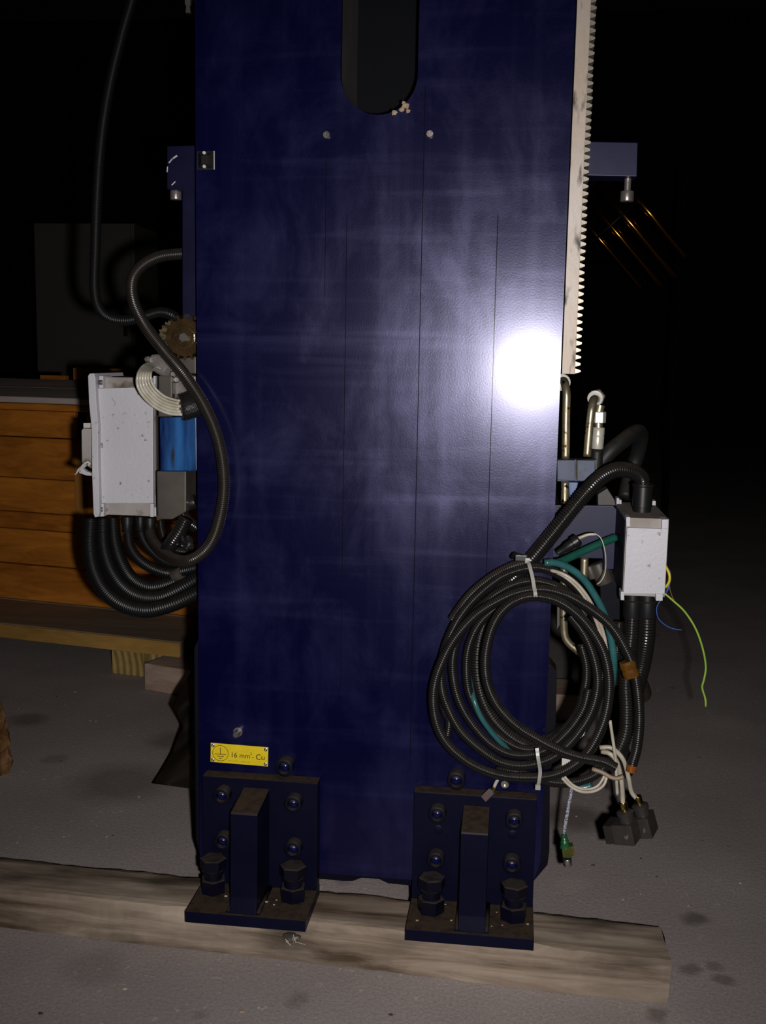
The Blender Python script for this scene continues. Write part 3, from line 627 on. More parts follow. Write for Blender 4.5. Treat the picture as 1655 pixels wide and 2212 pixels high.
bb = thing('blue_actuator', PY(385, 1112, .08), 'bright blue painted block above a grey motor housing, between box and column', 'actuator')
link('blue_cover', pxprism([(345, 902), (424, 900), (426, 1017), (346, 1017)], .035, .10, .0015), M_blue, bb)
link('motor_body', pxprism([(338, 1018), (402, 1018), (402, 1105), (372, 1122), (340, 1122)], .037, .10, .002), M_castd, bb)
link('cable_gland', cyl(PY(402, 1090, .06), PY(424, 1083, .06), .010, 16, .001), M_blackpl, bb, 'auto')
link('steel_ring', lathe(PY(400, 1085, .045), PY(400, 1085, .045) + Vector((0, -1, 0)), [(0, .0045), (.004, .0045), (.005, .003)], 16), M_steel, bb, 'auto')
b = bmesh.new(); vs = []
for j in range(6):
    for i in range(6):
        q = PY(388 + i * 6, 1152 + j * 6 + (i * 1.5), .03 + random.uniform(-.007, .007)); vs.append(b.verts.new(q))
for j in range(5):
    for i in range(5): b.faces.new((vs[j * 6 + i], vs[j * 6 + i + 1], vs[j * 6 + i + 7], vs[j * 6 + i + 6]))
bmesh.ops.solidify(b, geom=b.faces[:], thickness=.0008); fo_ = link('foil_scrap', b, M_foil); tag(fo_, 'crumpled shiny foil scrap among the black hoses left of column', 'foil')
conduit([(382, 1080, .05), (392, 1105, .055), (405, 1125, .06), (424, 1140, .07)], .008, 'short black hose stub above the foil scrap', .003)
conduit([(402, 1120, .035), (388, 1148, .035), (368, 1178, .04), (356, 1196, .06)], .010, 'stubby black hose leaning behind the foil scrap', .0035)

# hoses under the left box
gl = 'black hoses looping beneath the left junction box'
conduit([(196, 1122, .14), (194, 1180, .13), (203, 1232, .12), (228, 1278, .11), (268, 1308, .10), (318, 1318, .09), (372, 1305, .085), (415, 1286, .085), (450, 1268, .09)], .0112, 'outermost thick black hose of the loops beneath the left box', .0035, M_blackdull, group=gl)
conduit([(222, 1122, .165), (224, 1180, .155), (238, 1228, .145), (264, 1266, .135), (300, 1288, .125), (345, 1290, .115), (388, 1272, .11), (420, 1254, .11), (450, 1238, .115)], .0112, 'middle thick black hose inside the outermost loop below the left box', .0035, M_blackdull, group=gl)
conduit([(244, 1122, .19), (248, 1170, .18), (262, 1215, .17), (285, 1250, .16), (320, 1268, .15), (360, 1262, .145), (395, 1245, .14), (450, 1215, .14)], .0102, 'innermost thick black hose of the loops below the left box', .0033, M_blackdull, group=gl)
def gland(px, py0, py1, Y, r, m=M_blackpl, label=None, nm='cable_gland', extra=1.0):
    a, c = PY(px, py0, Y), PY(px, py1, Y); h = (c - a).length
    b = lathe(a, c, [(0, r), (h * .45, r), (h * .48, r * .86), (h * .95, r * .86), (h, r * .8)], 20)
    return b
enc_g = [(275, 1116, 1150, .138, .0092), (303, 1116, 1146, .144, .0076), (324, 1118, 1148, .132, .0096)]
for a in enc_g: link('cable_gland', gland(*a), M_blackpl, enc, 'auto')
conduit([(276, 1151, .138), (281, 1180, .136), (300, 1208, .134), (330, 1228, .13), (365, 1238, .126), (400, 1232, .12), (440, 1222, .12)], .0080, 'black hose from the leftmost gland under the grey junction box', .0028, M_blackdull)
conduit([(303, 1147, .144), (312, 1170, .146), (335, 1198, .15), (365, 1216, .152), (400, 1220, .155), (440, 1210, .16)], .0072, 'black hose from the middle gland under the grey junction box', .0028, M_blackdull)
conduit([(346, 1124, .19), (350, 1150, .19), (360, 1172, .19), (385, 1190, .19), (440, 1195, .19)], .006, 'thin black hose beside the foil scrap under the motor housing', .0026)
tie1 = link('tape_wrap', cyl(PY(376, 1244, .121), PY(392, 1238, .116), .0090, 14, .001), M_castd, None, 'auto'); tag(tie1, 'grey tape wrapped round black hoses left of the column', 'tape')

# ------------------------------------------------------------------ right side: hydraulic parts
hy = thing('hydraulic_pipes', PY(1245, 1240, .05), 'bent yellowish steel hydraulic pipes with fittings, right of the column', 'pipes')
link('pipe', smooth_tube([(1216, 822, .075), (1220, 826, .060), (1224, 850, .05), (1223, 900, .05), (1222, 992, .05)], .0052, 14), M_brass, hy, True)
link('pipe', smooth_tube([(1221, 1040, .05), (1220, 1092, .05)], .0052, 14), M_brass, hy, True)
link('pipe', smooth_tube([(1288, 862, .075), (1283, 864, .06), (1278, 885, .05), (1273, 930, .05), (1268, 992, .05)], .0052, 14), M_brass, hy, True)
link('pipe', smooth_tube([(1263, 1205, .07), (1262, 1240, .07), (1260, 1262, .07)], .0052, 14), M_brass, hy, True)
link('pipe', smooth_tube([(1219, 1215, .075), (1218, 1300, .075), (1219, 1365, .075), (1228, 1388, .075), (1244, 1402, .075), (1262, 1418, .075), (1276, 1432, .08)], .0052, 14), M_brass, hy, True)
q = PY(1286, 860, .078); n_ = link('union_nut', hexbm(q + Vector((.003, .012, .001)), q + Vector((.002, 0, .001)), .0112, .2), M_castd, hy); link('washer', lathe(q, q + Vector((-.1, -1, -.15)), [(.0002, .0102), (.002, .0100), (.0024, .0088), (.0024, .0070), (.001, .0068)], 24), M_white, n_, 'auto')
q = PY(1214, 826, .082); link('union_nut', lathe(q, q + Vector((0, -1, 0)), [(0, .011), (.004, .011), (.0045, .009)], 20), M_white, hy, 'auto')
link('fitting', cyl(PY(1297, 875, .07), PY(1294, 890, .07), .006, 14), M_brass, hy, 'auto')
link('fitting', hexbm(PY(1294, 889, .07), PY(1293, 914, .07), .0092, .5), M_flashsteel, hy)
link('fitting', cyl(PY(1293, 914, .07), PY(1293, 924, .07), .0055, 14), M_brass, hy, 'auto')
link('hose_collar', lathe(PY(1293, 923, .07), PY(1290, 972, .07), [(0, .0075), (.001, .0082), (.010, .0082), (.0105, .0076), (.012, .0082), (.026, .0078), (.028, .007)], 20), M_flashsteel, hy, 'auto')
hz = smooth_tube([(1290, 972, .07), (1289, 1000, .07), (1288, 1030, .075)], .0078, 14); tag(link('rubber_hose', hz, M_rubber, None, True), 'short black rubber hose below the bright steel collar, right of column', 'hose')
tag(link('rubber_hose', smooth_tube([(1296, 1002, .11), (1318, 975, .11), (1345, 953, .12), (1368, 936, .14), (1382, 934, .17), (1384, 950, .20), (1376, 985, .22), (1360, 1030, .22), (1350, 1080, .2)], .0105, 16), M_rubber, None, True), 'thick black rubber hose arching behind the grey gland box, upper right', 'hose')
cb_ = thing('clamp_block', PY(1246, 1040, .05), 'worn blue-grey pipe clamp block gripping two pipes, right of the column', 'clamp')
link('clamp_half', pxprism([(1204, 994), (1243, 994), (1243, 1039), (1204, 1037)], .028, .048, .0008), M_bluegrey, cb_)
link('clamp_half', pxprism([(1247, 994), (1286, 995), (1285, 1039), (1247, 1039)], .028, .048, .0008), M_bluegrey, cb_)
link('clamp_back', pxprism([(1204, 992), (1290, 993), (1290, 1040), (1204, 1040)], .0485, .068, .0008), M_bluegrey, cb_)
for x in (1245, 1288): link('clamp_bolt', cyl(PY(x, 996, .0465), PY(x, 1036, .0465), .0014, 8), M_brass, cb_)
link('blue_saddle', pxprism([(1228, 1042), (1250, 1042), (1242, 1075), (1230, 1075)], .05, .065, .001), M_blue, cb_)
mb = thing('side_bracket', PY(1260, 1210, .07), 'navy steel side bracket carrying the small grey box, right of the column', 'bracket')
link('plate', pxprism([(1192, 1091), (1325, 1093), (1338, 1106), (1336, 1230), (1302, 1230), (1302, 1207), (1192, 1204)], .08, .092, .0008), M_lug, mb)
link('arm', box(PY(1180, 1150, .09).x, PY(1192, 1150, .09).x + .01, .085, .25, PY(1200, 1200, .09).z, PY(1200, 1095, .09).z), M_navyd, mb)
link('arm', pxprism([(1296, 1232), (1340, 1232), (1338, 1480), (1312, 1490), (1300, 1400)], .095, .12, .001), M_navyd, mb)
link('gusset', pxprism([(1292, 1092), (1292, 1068), (1312, 1055), (1328, 1080), (1330, 1092)], .09, .12, .001), M_boxside, mb)
link('valve', cyl(PY(1290, 1215, .10), PY(1308, 1260, .10), .012, 14, .002), M_castd, mb, 'auto')
link('valve', cyl(PY(1272, 1222, .095), PY(1282, 1250, .095), .006, 14, .002), M_castd, mb, 'auto')
link('drag_bar', pxprism([(1204, 1290), (1216, 1300), (1214, 1345), (1203, 1360)], .09, .12, .001), M_castd, mb)

# right junction box
rb = thing('cable_box', PY(1392, 1290, .03), 'small speckled grey cast box with corner lugs, right side, hoses above and below', 'junction box')
RY = -.04; RB = .11
bx0, bx1 = PY(1351, 1210, RY).x, PY(1442, 1210, RY).x; bz0, bz1 = PY(1395, 1290, RY).z, PY(1395, 1139, RY).z + .0105
bbm = box(bx0 - .001, bx1, RY + .004, RB, bz0, bz1, .0015); link('body', bbm, M_boxtop, rb)
link('front_face', pxprism([(1355, 1140), (1444, 1143), (1436, 1283), (1347, 1282)], RY - .001, RY + .0038, .0008), M_box, rb)
link('dark_side', box(bx0 - .0022, bx0 - .0012, RY + .006, RB, bz0 + .004, bz1 - .004), M_navyd, rb)
for a in ((1353, 1117, 1362, 1138), (1430, 1122, 1444, 1143), (1341, 1278, 1349, 1297), (1417, 1283, 1432, 1298)):
    link('corner_lug', pxprism([(a[0], a[1]), (a[2], a[1]), (a[2], a[3]), (a[0], a[3])], RY - .003, RY + .02, .0012), M_box, rb)
for a in ((1332, 1076, 1338, 1092), (1338, 1080, 1343, 1094), (1408, 1082, 1417, 1092)):
    Yl = .09; link('corner_lug', pxprism([(a[0], a[1]), (a[2], a[1]), (a[2], a[3]), (a[0], a[3])], Yl, Yl + .02, .0008), M_box, rb)
gy = .02
ga, gb = PY(1387, 1100, gy), PY(1390, 1045, gy); ga.z = bz1 + .0003; hh = (gb - ga).length
link('hose_socket', lathe(ga, gb, [(0, .0112), (.006, .0114), (.0065, .0122), (hh * .9, .0126), (hh * .93, .0136), (hh, .0138), (hh, .0105), (hh * .7, .010)], 24), M_blackpl, rb, 'auto')
for (px, Y, r) in ((1366, .0, .0115), (1398, -.005, .0125)):
    a, c = PY(px, 1298, Y), PY(px, 1332, Y); a.z = bz0 - .0003; hh = (c - a).length
    link('hose_socket', lathe(a, c, [(0, r * .85), (hh * .35, r * .85), (hh * .4, r), (hh * .97, r * 1.02), (hh, r)], 22), M_blackpl, rb, 'auto')

# the coil: hoses hung in front of the plate
def C(path, Y0, Y1=None):
    Y1 = Y0 if Y1 is None else Y1; n = len(path) - 1
    return [(880 + q[0] / 2.904, 1150 + q[1] / 2.904, q[2] if len(q) > 2 else Y0 + (Y1 - Y0) * i / n) for i, q in enumerate(path)]
big = [(1389, 1050, gy), (1387, 1036, gy - .002), (1376, 1023, gy - .008), (1354, 1015, gy - .018), (1328, 1016, -.008), (1298, 1032, -.02), (1266, 1064, -.035), (1228, 1110, -.042), (1190, 1158, -.040), (1152, 1204, -.032)] + \
      C([(700, 255, -.022), (590, 370), (505, 520), (448, 690), (438, 870), (470, 1040), (545, 1180), (660, 1290), (790, 1345), (910, 1300), (1010, 1235)], -.0115)
conduit(big, .0098, 'thickest black corrugated hose, arching from the right grey box down into the coil', .0034, n=16)
T1 = C([(1412, 1455), (1440, 1350), (1455, 1200), (1450, 1040), (1425, 880), (1375, 740), (1280, 590), (1150, 480), (1000, 395), (850, 358), (700, 375), (560, 435), (430, 520), (310, 650), (228, 790), (172, 950), (165, 1100), (203, 1250), (290, 1370), (440, 1475), (620, 1530), (850, 1535), (1000, 1490), (1130, 1385), (1220, 1220), (1262, 1050), (1262, 880), (1218, 720), (1120, 570), (1000, 462), (880, 410), (750, 405), (630, 460), (540, 580), (492, 760), (498, 930), (560, 1080), (680, 1210), (820, 1300), (960, 1370), (1080, 1410), (1230, 1440), (1310, 1480)], -.070, -.100)
conduit(T1, .0064, 'frontmost long black hose of the coil, running to the orange braided end')
T2 = C([(1100, 1240), (1175, 1100), (1225, 900), (1228, 720), (1190, 570), (1130, 435), (1050, 335), (950, 262), (830, 222), (690, 240), (560, 300), (400, 440), (290, 600), (225, 780), (215, 960), (250, 1090), (330, 1240), (430, 1340), (560, 1430), (700, 1465), (850, 1440), (960, 1380), (1080, 1250), (1160, 1110), (1195, 950), (1172, 790), (1110, 640), (1020, 520)], -.052, -.062)
conduit(T2, .0062, 'black coil hose whose loop passes highest under the upper white tie')
T3 = C([(1120, 520), (1050, 420), (950, 345), (800, 305), (650, 335), (500, 430), (380, 560), (300, 720), (285, 880), (325, 1060), (420, 1220), (545, 1345), (690, 1400), (860, 1370), (1000, 1260), (1100, 1120), (1140, 980)], -.042)
conduit(T3, .0060, 'second ring of the black hose coil, just inside the highest loop')
T4 = C([(780, 400), (620, 440), (480, 540), (405, 660), (372, 800), (382, 980), (440, 1120), (540, 1250), (680, 1345), (800, 1360), (930, 1290), (1050, 1160), (1110, 1000), (1125, 850), (1090, 700)], -.029)
conduit(T4, .0060, 'inner ring of the black hose coil lying nearest the blue plate')
conduit(C([(740, 190), (640, 222), (520, 290), (390, 400), (280, 550)], -.052, -.040), .0062, 'short dusty hose segment topping the coil under the black tie', m=M_blackdusty)
conduit(C([(215, 950), (218, 1040), (232, 1120), (262, 1190), (250, 1290)], -.03, -.03), .0055, 'short black hose tail at the left rim of the coil')
conduit(C([(560, 1500), (680, 1500), (800, 1540), (930, 1570), (1060, 1565), (1180, 1520), (1260, 1450)], -.048), .0062, 'lowest black hose segment of the coil, passing behind the lower tie')
conduit([(1366, 1330, .0), (1363, 1380, .0), (1356, 1430, .0), (1352, 1480, -.004), (1354, 1530, -.008), (1352, 1580, -.012), (1338, 1620, -.015), (1318, 1655, -.02)], .0098, 'left of two black hoses hanging from the small grey box', .0034, depth=.1)
conduit([(1398, 1330, -.005), (1396, 1380, -.002), (1388, 1430, .01), (1378, 1470, .02), (1374, 1490, .03)], .0112, 'right of two black hoses hanging from the small grey box', .0036, depth=.1)
conduit([(1352, 1440, .03), (1368, 1455, .035), (1388, 1478, .04), (1394, 1500, .05), (1380, 1506, .06), (1340, 1500, .07)], .008, 'brownish dusty hose bulging behind the amber taped hose', .004, M_blackdusty, depth=.05)
conduit([(1345, 1642, -.02), (1332, 1600, -.012), (1344, 1630, .0), (1350, 1670, .01)][1:], .011, 'dark hose stub behind the white cables', .004)
conduit(C([(1330, 560), (1320, 700), (1300, 860), (1290, 950)], .02), .0075, 'dark corrugated hose seen behind the teal hose', .003)
tp = thing('amber_tape', PY(1356, 1452, -.07), 'shiny amber tape wrapped round hose at the right of the coil', 'tape')
link('wrap', oval([PY(1354 + 12 * k / 6, 1428 + 34 * k / 6, -.074) for k in range(7)], .0078, .0100), M_goldtape, tp)
link('tape_edge', cyl(PY(1347, 1438, -.0775), PY(1356, 1462, -.0775), .0022, 8), M_gold, tp, True)
br = link('braided_end', corrugated(C([(1405, 1500), (1412, 1452)], -.07), .0062, .0028, 14, .12), M_copper); tag(br, 'orange braided copper end at the bottom of the right hanging hose', 'braid')

# cable ties
M_tie = mat('milky_nylon', (0.34, 0.33, 0.30), 0.35)
def zip_tie(path, label, head, m=M_tie):
    t = thing('cable_tie', PY(*path[-1]), label, 'cable tie', None)
    pts = resample(P3(path), .003); b = bmesh.new(); rings = []
    for i, q in enumerate(pts):
        d = (pts[min(i + 1, len(pts) - 1)] - pts[max(i - 1, 0)]).normalized(); s = d.cross(Vector((0, 1, 0))).normalized() * .0021; f_ = d.cross(s).normalized() * .0006
        rings.append([b.verts.new(q + s + f_), b.verts.new(q + s - f_), b.verts.new(q - s - f_), b.verts.new(q - s + f_)])
    for a, c in zip(rings, rings[1:]):
        for j in range(4): b.faces.new((a[j], a[(j + 1) % 4], c[(j + 1) % 4], c[j]))
    b.faces.new(rings[0][::-1]); b.faces.new(rings[-1]); link('strap', b, m, t)
    h = PY(*head); link('head', box(h.x - .0032, h.x + .0032, h.y - .003, h.y + .003, h.z - .003, h.z + .003, .0008), m, t)
    return t
zip_tie([(1140, 1209, -.066), (1144, 1222, -.078), (1150, 1245, -.086), (1154, 1268, -.092), (1157, 1284, -.098), (1158, 1294, -.094)], 'white cable tie strapping the top of the hose coil', (1140, 1211, -.068))
zip_tie([(1160, 1616, -.098), (1163, 1640, -.102), (1167, 1665, -.096), (1165, 1685, -.094), (1162, 1700, -.088)], 'white cable tie strapping the bottom of the hose coil, tail end hanging', (1162, 1700, -.088))
bt_ = thing('cable_tie', PY(1120, 1208, -.06), 'black cable tie around hoses at the top of the coil', 'cable tie')
link('strap', smooth_tube([(1106, 1204, -.052), (1112, 1197, -.06), (1124, 1200, -.064), (1140, 1210, -.062)], .0024), M_blackpl, bt_, True); q = PY(1124, 1206, -.064); link('head', box(q.x - .006, q.x + .008, q.y - .003, q.y + .003, q.z - .003, q.z + .004, .0008), M_blackpl, bt_)

# teal and green hoses, cream cables
tag(link('green_hose', smooth_tube([(1331, 1161, .028), (1300, 1173, .02), (1262, 1190, .01), (1225, 1207, -.005), (1200, 1218, -.018)], .0050, 14), M_green, None, True), 'straight dark green hose with cut end pointing at the small grey box', 'hose')
tag(link('teal_hose', smooth_tube([(1176, 1216, -.055), (1200, 1216, -.052), (1228, 1226, -.048), (1258, 1248, -.044), (1284, 1284, -.042), (1305, 1325, -.04), (1318, 1370, -.04), (1326, 1420, -.04), (1325, 1455, -.038), (1320, 1490, -.034)], .0044, 14), M_teal, None, True), 'glossy teal hose arching over the right rim of the coil', 'hose')
tag(link('teal_hose', smooth_tube(C([(380, 860, -.010), (396, 950, -.020), (418, 1050, -.034), (458, 1150, -.037), (522, 1245, -.037), (600, 1330, -.034), (690, 1392, -.022), (780, 1420, -.012)], 0), .0034, 12), M_teal, None, True), 'teal hose strand visible between the lower left rings of the coil', 'hose')
tag(link('teal_hose', smooth_tube(C([(1060, 1595), (1120, 1600), (1165, 1580)], -.045), .0050, 12), M_teal, None, True), 'short teal hose stub peeking out under the bottom of the coil', 'hose')
for k, (dx, lab_) in enumerate(((-1.5, 'outer of two cream cables following the teal hose along the coil'), (-8.5, 'inner of two cream cables following the teal hose along the coil'))):
    tag(link('cream_cable', smooth_tube([(1190, 1232, -.060 - dx * .0007), (1218 + dx * .3, 1240 - dx * .3, -.068 - dx * .0007), (1245 + dx * .5, 1258 - dx * .5, -.068 - dx * .0006), (1270 + dx * .7, 1288 - dx * .3, -.066 - dx * .0004), (1291 + dx, 1328, -.064), (1306 + dx, 1370, -.062), (1313 + dx, 1410, -.058), (1316 + dx, 1440, -.05)], .0021, 10), M_cream, None, True), lab_, 'cable')
pl = thing('sensor_plug', PY(1240, 1190, -.03), 'black sensor plug behind the big hose with thin white lead curling down', 'plug')
link('plug_body', lathe(PY(1205, 1195, -.01), PY(1262, 1158, -.01), [(0, .0042), (.010, .005), (.014, .0065), (.022, .0065), (.023, .008), (.030, .008), (.032, .005)], 18), M_blackpl, pl, 'auto')
link('white_sleeve', smooth_tube([(1247, 1164, -.012), (1270, 1155, -.012), (1288, 1154, -.012)], .0024, taper=.0016), M_cream, pl, True)
link('lead', smooth_tube([(1286, 1153, -.012), (1298, 1162, -.014), (1306, 1185, -.015), (1309, 1210, -.015), (1307, 1238, -.015), (1298, 1256, -.015), (1288, 1263, -.012)], .00075, 8), M_cream, pl, True)

# hanging cream cables and the two square valve connectors
M_conn = mat('dusty_charcoal_plastic', (0.024, 0.021, 0.020), 0.4, col2=(0.042, 0.036, 0.033), nscale=60, bump=.3)
M_connd = mat('dark_gasket', (0.018, 0.014, 0.012), 0.5)
def valve_connector(c, ang, tilt, label, with_side):
    """c: world centre of body"""
    t = thing('valve_connector', c, label, 'connector', 'square valve connectors hanging from the coil')
    Rm = Matrix.Rotation(ang, 4, 'Y') @ Matrix.Rotation(tilt, 4, 'Z')
    def fin(b): bmesh.ops.transform(b, matrix=Matrix.Translation(c) @ Rm, verts=b.verts); return b
    link('body', fin(box(-.0135, .0135, -.014, .014, -.0145, .0115, .0015)), M_conn, t)
    link('face_gasket', fin(box(-.0245, -.0137, -.0135, .0135, -.014, .010, .0008)), M_connd, t)
    link('cable_neck', fin(lathe(Vector((.003, 0, .0116)), Vector((.003, 0, 1)), [(0, .0095), (.007, .0095), (.008, .0085), (.0085, .0105), (.0125, .0105), (.014, .008)], 18)), M_conn, t, 'auto')
    link('screw', fin(lathe(Vector((.005, -.014, -.003)), Vector((.005, -1, -.003)), [(0, .0025), (.0012, .0025), (.0014, .001)], 12)), M_steel, t, 'auto')
    link('ferrule', fin(cyl(Vector((.003, 0, .0256)), Vector((.003, 0, .0366)), .0050, 12, .0004)), M_gold, t, 'auto')
    return (Matrix.Translation(c) @ Rm) @ Vector((.003, 0, .036))
c1 = PY(1353, 1792, -.045); e1 = valve_connector(c1, -.24, -.45, 'left square black valve connector, front one, hanging on cream cable', True)
c2 = PY(1388, 1778, -.030); e2 = valve_connector(c2, -.30, -.40, 'right square black valve connector, behind the left one, on cream cable', False)
tag(link('cream_cable', smooth_tube([PY(1300, 1624, -.05), PY(1318, 1628, -.055), PY(1334, 1648, -.055), PY(1343, 1690, -.05), e1 - (e1 - PY(1343, 1690, -.05)) * .1, e1 + Vector((0, 0, -.004))], .0029, 12, world=True), M_cream, None, True), 'cream cable arching down to the left square connector', 'cable')
tag(link('cream_cable', smooth_tube([PY(1296, 1615, -.042), PY(1322, 1616, -.044), PY(1346, 1640, -.044), PY(1358, 1680, -.04), PY(1364, 1710, -.035), e2 + Vector((0, 0, -.004))], .0029, 12, world=True), M_cream, None, True), 'cream cable arching down to the right square connector', 'cable')
tag(link('cream_cable', smooth_tube([(1318, 1556, -.06), (1323, 1590, -.062), (1330, 1640, -.064), (1332, 1680, -.062), (1334, 1720, -.058)], .0020, 10), M_cream, None, True), 'thin straight cream cable dropping from the coil right rim', 'cable')
tag(link('cream_cable', smooth_tube([(1214, 1680, -.07), (1232, 1698, -.07), (1256, 1710, -.07), (1284, 1709, -.068), (1305, 1695, -.064), (1312, 1672, -.06)], .0019, 10), M_cream, None, True), 'lower of two thin cream cables drooping under the coil', 'cable')
tag(link('cream_cable', smooth_tube([(1218, 1676, -.064), (1238, 1696, -.064), (1262, 1705, -.064), (1288, 1700, -.062), (1303, 1682, -.06), (1308, 1665, -.056)], .0017, 10), M_cream, None, True), 'upper of two thin cream cables drooping under the coil', 'cable')
tag(link('cut_sleeve', smooth_tube([(1279, 1661, -.08), (1300, 1668, -.082), (1322, 1680, -.084), (1338, 1681, -.084), (1348, 1676, -.085)], .0026, 10), mat('tan_sleeve', (0.25, 0.19, 0.13), 0.5), None, True), 'tan cut cable sleeve with open end, in front of the cream cables', 'cable')
tag(link('label_flag', pxprism([(1214, 1638), (1233, 1641), (1228, 1650), (1214, 1654)], -.066, -.065), M_white), 'white paper flag tucked in the bottom of the coil', 'tag')
tag(link('label_flag', pxprism([(1240, 1600), (1266, 1578), (1262, 1588), (1243, 1604)], -.058, -.057), M_white), 'thin white strip caught between lower right hoses of the coil', 'tag')

# green network plug
gp = thing('network_plug', PY(1228, 1868, -.05), 'green booted plug with metal tip dangling below the coil', 'plug')
link('cord', smooth_tube([(1238, 1690, -.05), (1234, 1712, -.05), (1224, 1765, -.05), (1218, 1806, -.05)], .0023, 10), M_cord, gp, True)
link('boot', lathe(PY(1218, 1802, -.05), PY(1222, 1834, -.05), [(0, .0032), (.003, .0040), (.004, .0036), (.006, .0045), (.007, .0042), (.010, .0058), (.011, .0054), (.017, .007)], 16), M_gplug, gp, 'auto')
link('plug_body', pxprism([(1214, 1834), (1238, 1828), (1241, 1848), (1231, 1854), (1216, 1853)], -.056, -.044, .001), M_olive, gp)
link('gold_edge', pxprism([(1236, 1833), (1240, 1833), (1241, 1848), (1238, 1849)], -.0572, -.0562), M_gold, gp)
link('metal_tip', cyl(PY(1225, 1854, -.05), PY(1227, 1869, -.05), .0058, 14, .0006), M_steel, gp, 'auto')

# loose wires at the right box
for nm, lab_, m, r, pth in (
    ('yellow_wire', 'thick yellow wire curling out of the small grey box', M_wyel, .0017, [(1438, 1222, -.03), (1446, 1240, -.034), (1446, 1256, -.034), (1436, 1272, -.03)]),
    ('yellow_green_wire', 'long yellow-green wire drooping right of the small grey box', M_wgrn, .0013, [(1436, 1282, -.03), (1456, 1299, -.03), (1480, 1322, -.03), (1503, 1358, -.03), (1518, 1400, -.03), (1525, 1440, -.03), (1521, 1468, -.03), (1517, 1485, -.03), (1524, 1510, -.03), (1525, 1530, -.03)]),
    ('blue_wire', 'thin blue wire curling below the small grey box', M_wblu, .0007, [(1427, 1297, -.03), (1419, 1312, -.03), (1422, 1335, -.03), (1440, 1352, -.03), (1458, 1359, -.03), (1476, 1361, -.03)]),
    ('blue_wire', 'blue wire bend tucked behind the yellow wire at the box edge', M_wblu, .0012, [(1440, 1226, -.028), (1448, 1238, -.028), (1446, 1262, -.03), (1438, 1285, -.03)]),
    ('brown_wire', 'thin brown wire joining the yellow-green wire by the box', M_wbrn, .0007, [(1444, 1248, -.03), (1448, 1275, -.03), (1456, 1296, -.03), (1468, 1309, -.03)])):
    tag(link(nm, smooth_tube(pth, r, 8, .003), m, None, True), lab_, 'wire')

# ------------------------------------------------------------------ timber beam under the brackets
def beam():
    A, B = PZ(-160, 1832, .06), PZ(1432, 1996, .06); Cf, Df = PZ(-160, 1985, .0), PZ(1450, 2172, .0)
    n = 90; b = bmesh.new(); rings = []; rnd = random.Random(3)
    prof = [(0, 0), (0, .35), (0, .8), (.02, .97), (.10, 1.0), (.35, 1.0), (.65, 1.0), (.9, 1.0), (.985, .96), (1.0, .7), (1.0, .35), (1, 0)]
    off = [0.0] * len(prof)
    for i in range(n + 1):
        t = i / n; f_, k_ = Cf.lerp(Df, t), A.lerp(B, t); ring = []
        for j, (u, h) in enumerate(prof):
            off[j] = off[j] * .8 + rnd.uniform(-1, 1) * .0009
            q = Vector((f_.x + (k_.x - f_.x) * u, f_.y + (k_.y - f_.y) * u + off[j] * (1.3 if j < 5 else .7), .0004 + .0590 * h + (off[j] * .8 if 1 < j < 4 or j in (8, 9) else 0)))
            if i == n: q.x -= .004 * abs(h - .5) + rnd.uniform(0, .003)
            ring.append(b.verts.new(q))
        rings.append(ring)
    m_ = len(prof)
    for a, c in zip(rings, rings[1:]):
        for k in range(m_): b.faces.new((a[k], a[(k + 1) % m_], c[(k + 1) % m_], c[k]))
    b.faces.new(rings[0][::-1]); b.faces.new(rings[-1]); return b
tag(link('timber_beam', beam(), W_beam), 'long weathered grey-brown timber beam on the floor under the brackets', 'timber')
db = bmesh.new()
for k in range(26):
    p = PZ(random.uniform(613, 652), random.uniform(2018, 2030), .040)
    pass
db.free()
q = PZ(632, 2020, .052); b = bmesh.new(); bmesh.ops.create_icosphere(b, subdivisions=2, radius=.008)
for v in b.verts: v.co = Vector((v.co.x * 1.3, v.co.y * .7, v.co.z * .6)) * random.uniform(.8, 1.2) + Vector((q.x, -.095, .050))
tuft = thing('debris_tuft', Vector((q.x, -.095, .045)), 'pale straw debris tuft stuck at the left bracket front edge', 'debris'); link('clump', b, M_castd, tuft)
for k in range(9):
    s = Vector((q.x + random.uniform(-.01, .01), -.100, .048 + random.uniform(-.004, .006))); e = s + Vector((random.uniform(-.006, .014), random.uniform(-.004, -.001), random.uniform(-.006, .010)))
    link('straw', cyl(s, e, .0006, 5), M_cream, tuft)
rnd = random.Random(11)
def crumb(q, r, m, label, group):
    b = bmesh.new(); bmesh.ops.create_icosphere(b, subdivisions=1, radius=r); sx = rnd.uniform(.8, 1.8)
    for v in b.verts: v.co = Vector((v.co.x * sx, v.co.y, (v.co.z + r) * .6)) + q + Vector((0, 0, .0003))
    tag(link('crumb', b, m), label, 'debris', group)
for k in range(110):
    px, py = rnd.uniform(20, 1640), rnd.uniform(1480, 2205)
    if 1835 + px * .11 < py < 2050 + px * .12 or (320 < px < 1215 and py < 1960): continue
    zone = 'in front of the timber beam' if py > 2020 else ('left of the blue column' if px < 500 else 'right of the blue column')
    crumb(PZ(px, py, 0), rnd.uniform(.0009, .0026), rnd.choice([M_cream, W_block2, M_chip, M_castd, M_castd]), 'tiny crumb of debris on the concrete ' + zone, 'crumbs on the floor ' + zone)
for (px, py) in ((901, 1990), (962, 1955), (975, 1990), (1080, 1950), (1073, 1972), (1085, 2000), (1140, 1998), (1062, 2002)):
    crumb(PZ(px, py, ZBASE + .0152), rnd.uniform(.0009, .0018), rnd.choice([M_cream, M_chip]), 'pale grit crumb lying on the base of the right foot bracket', 'grit on the right foot bracket')
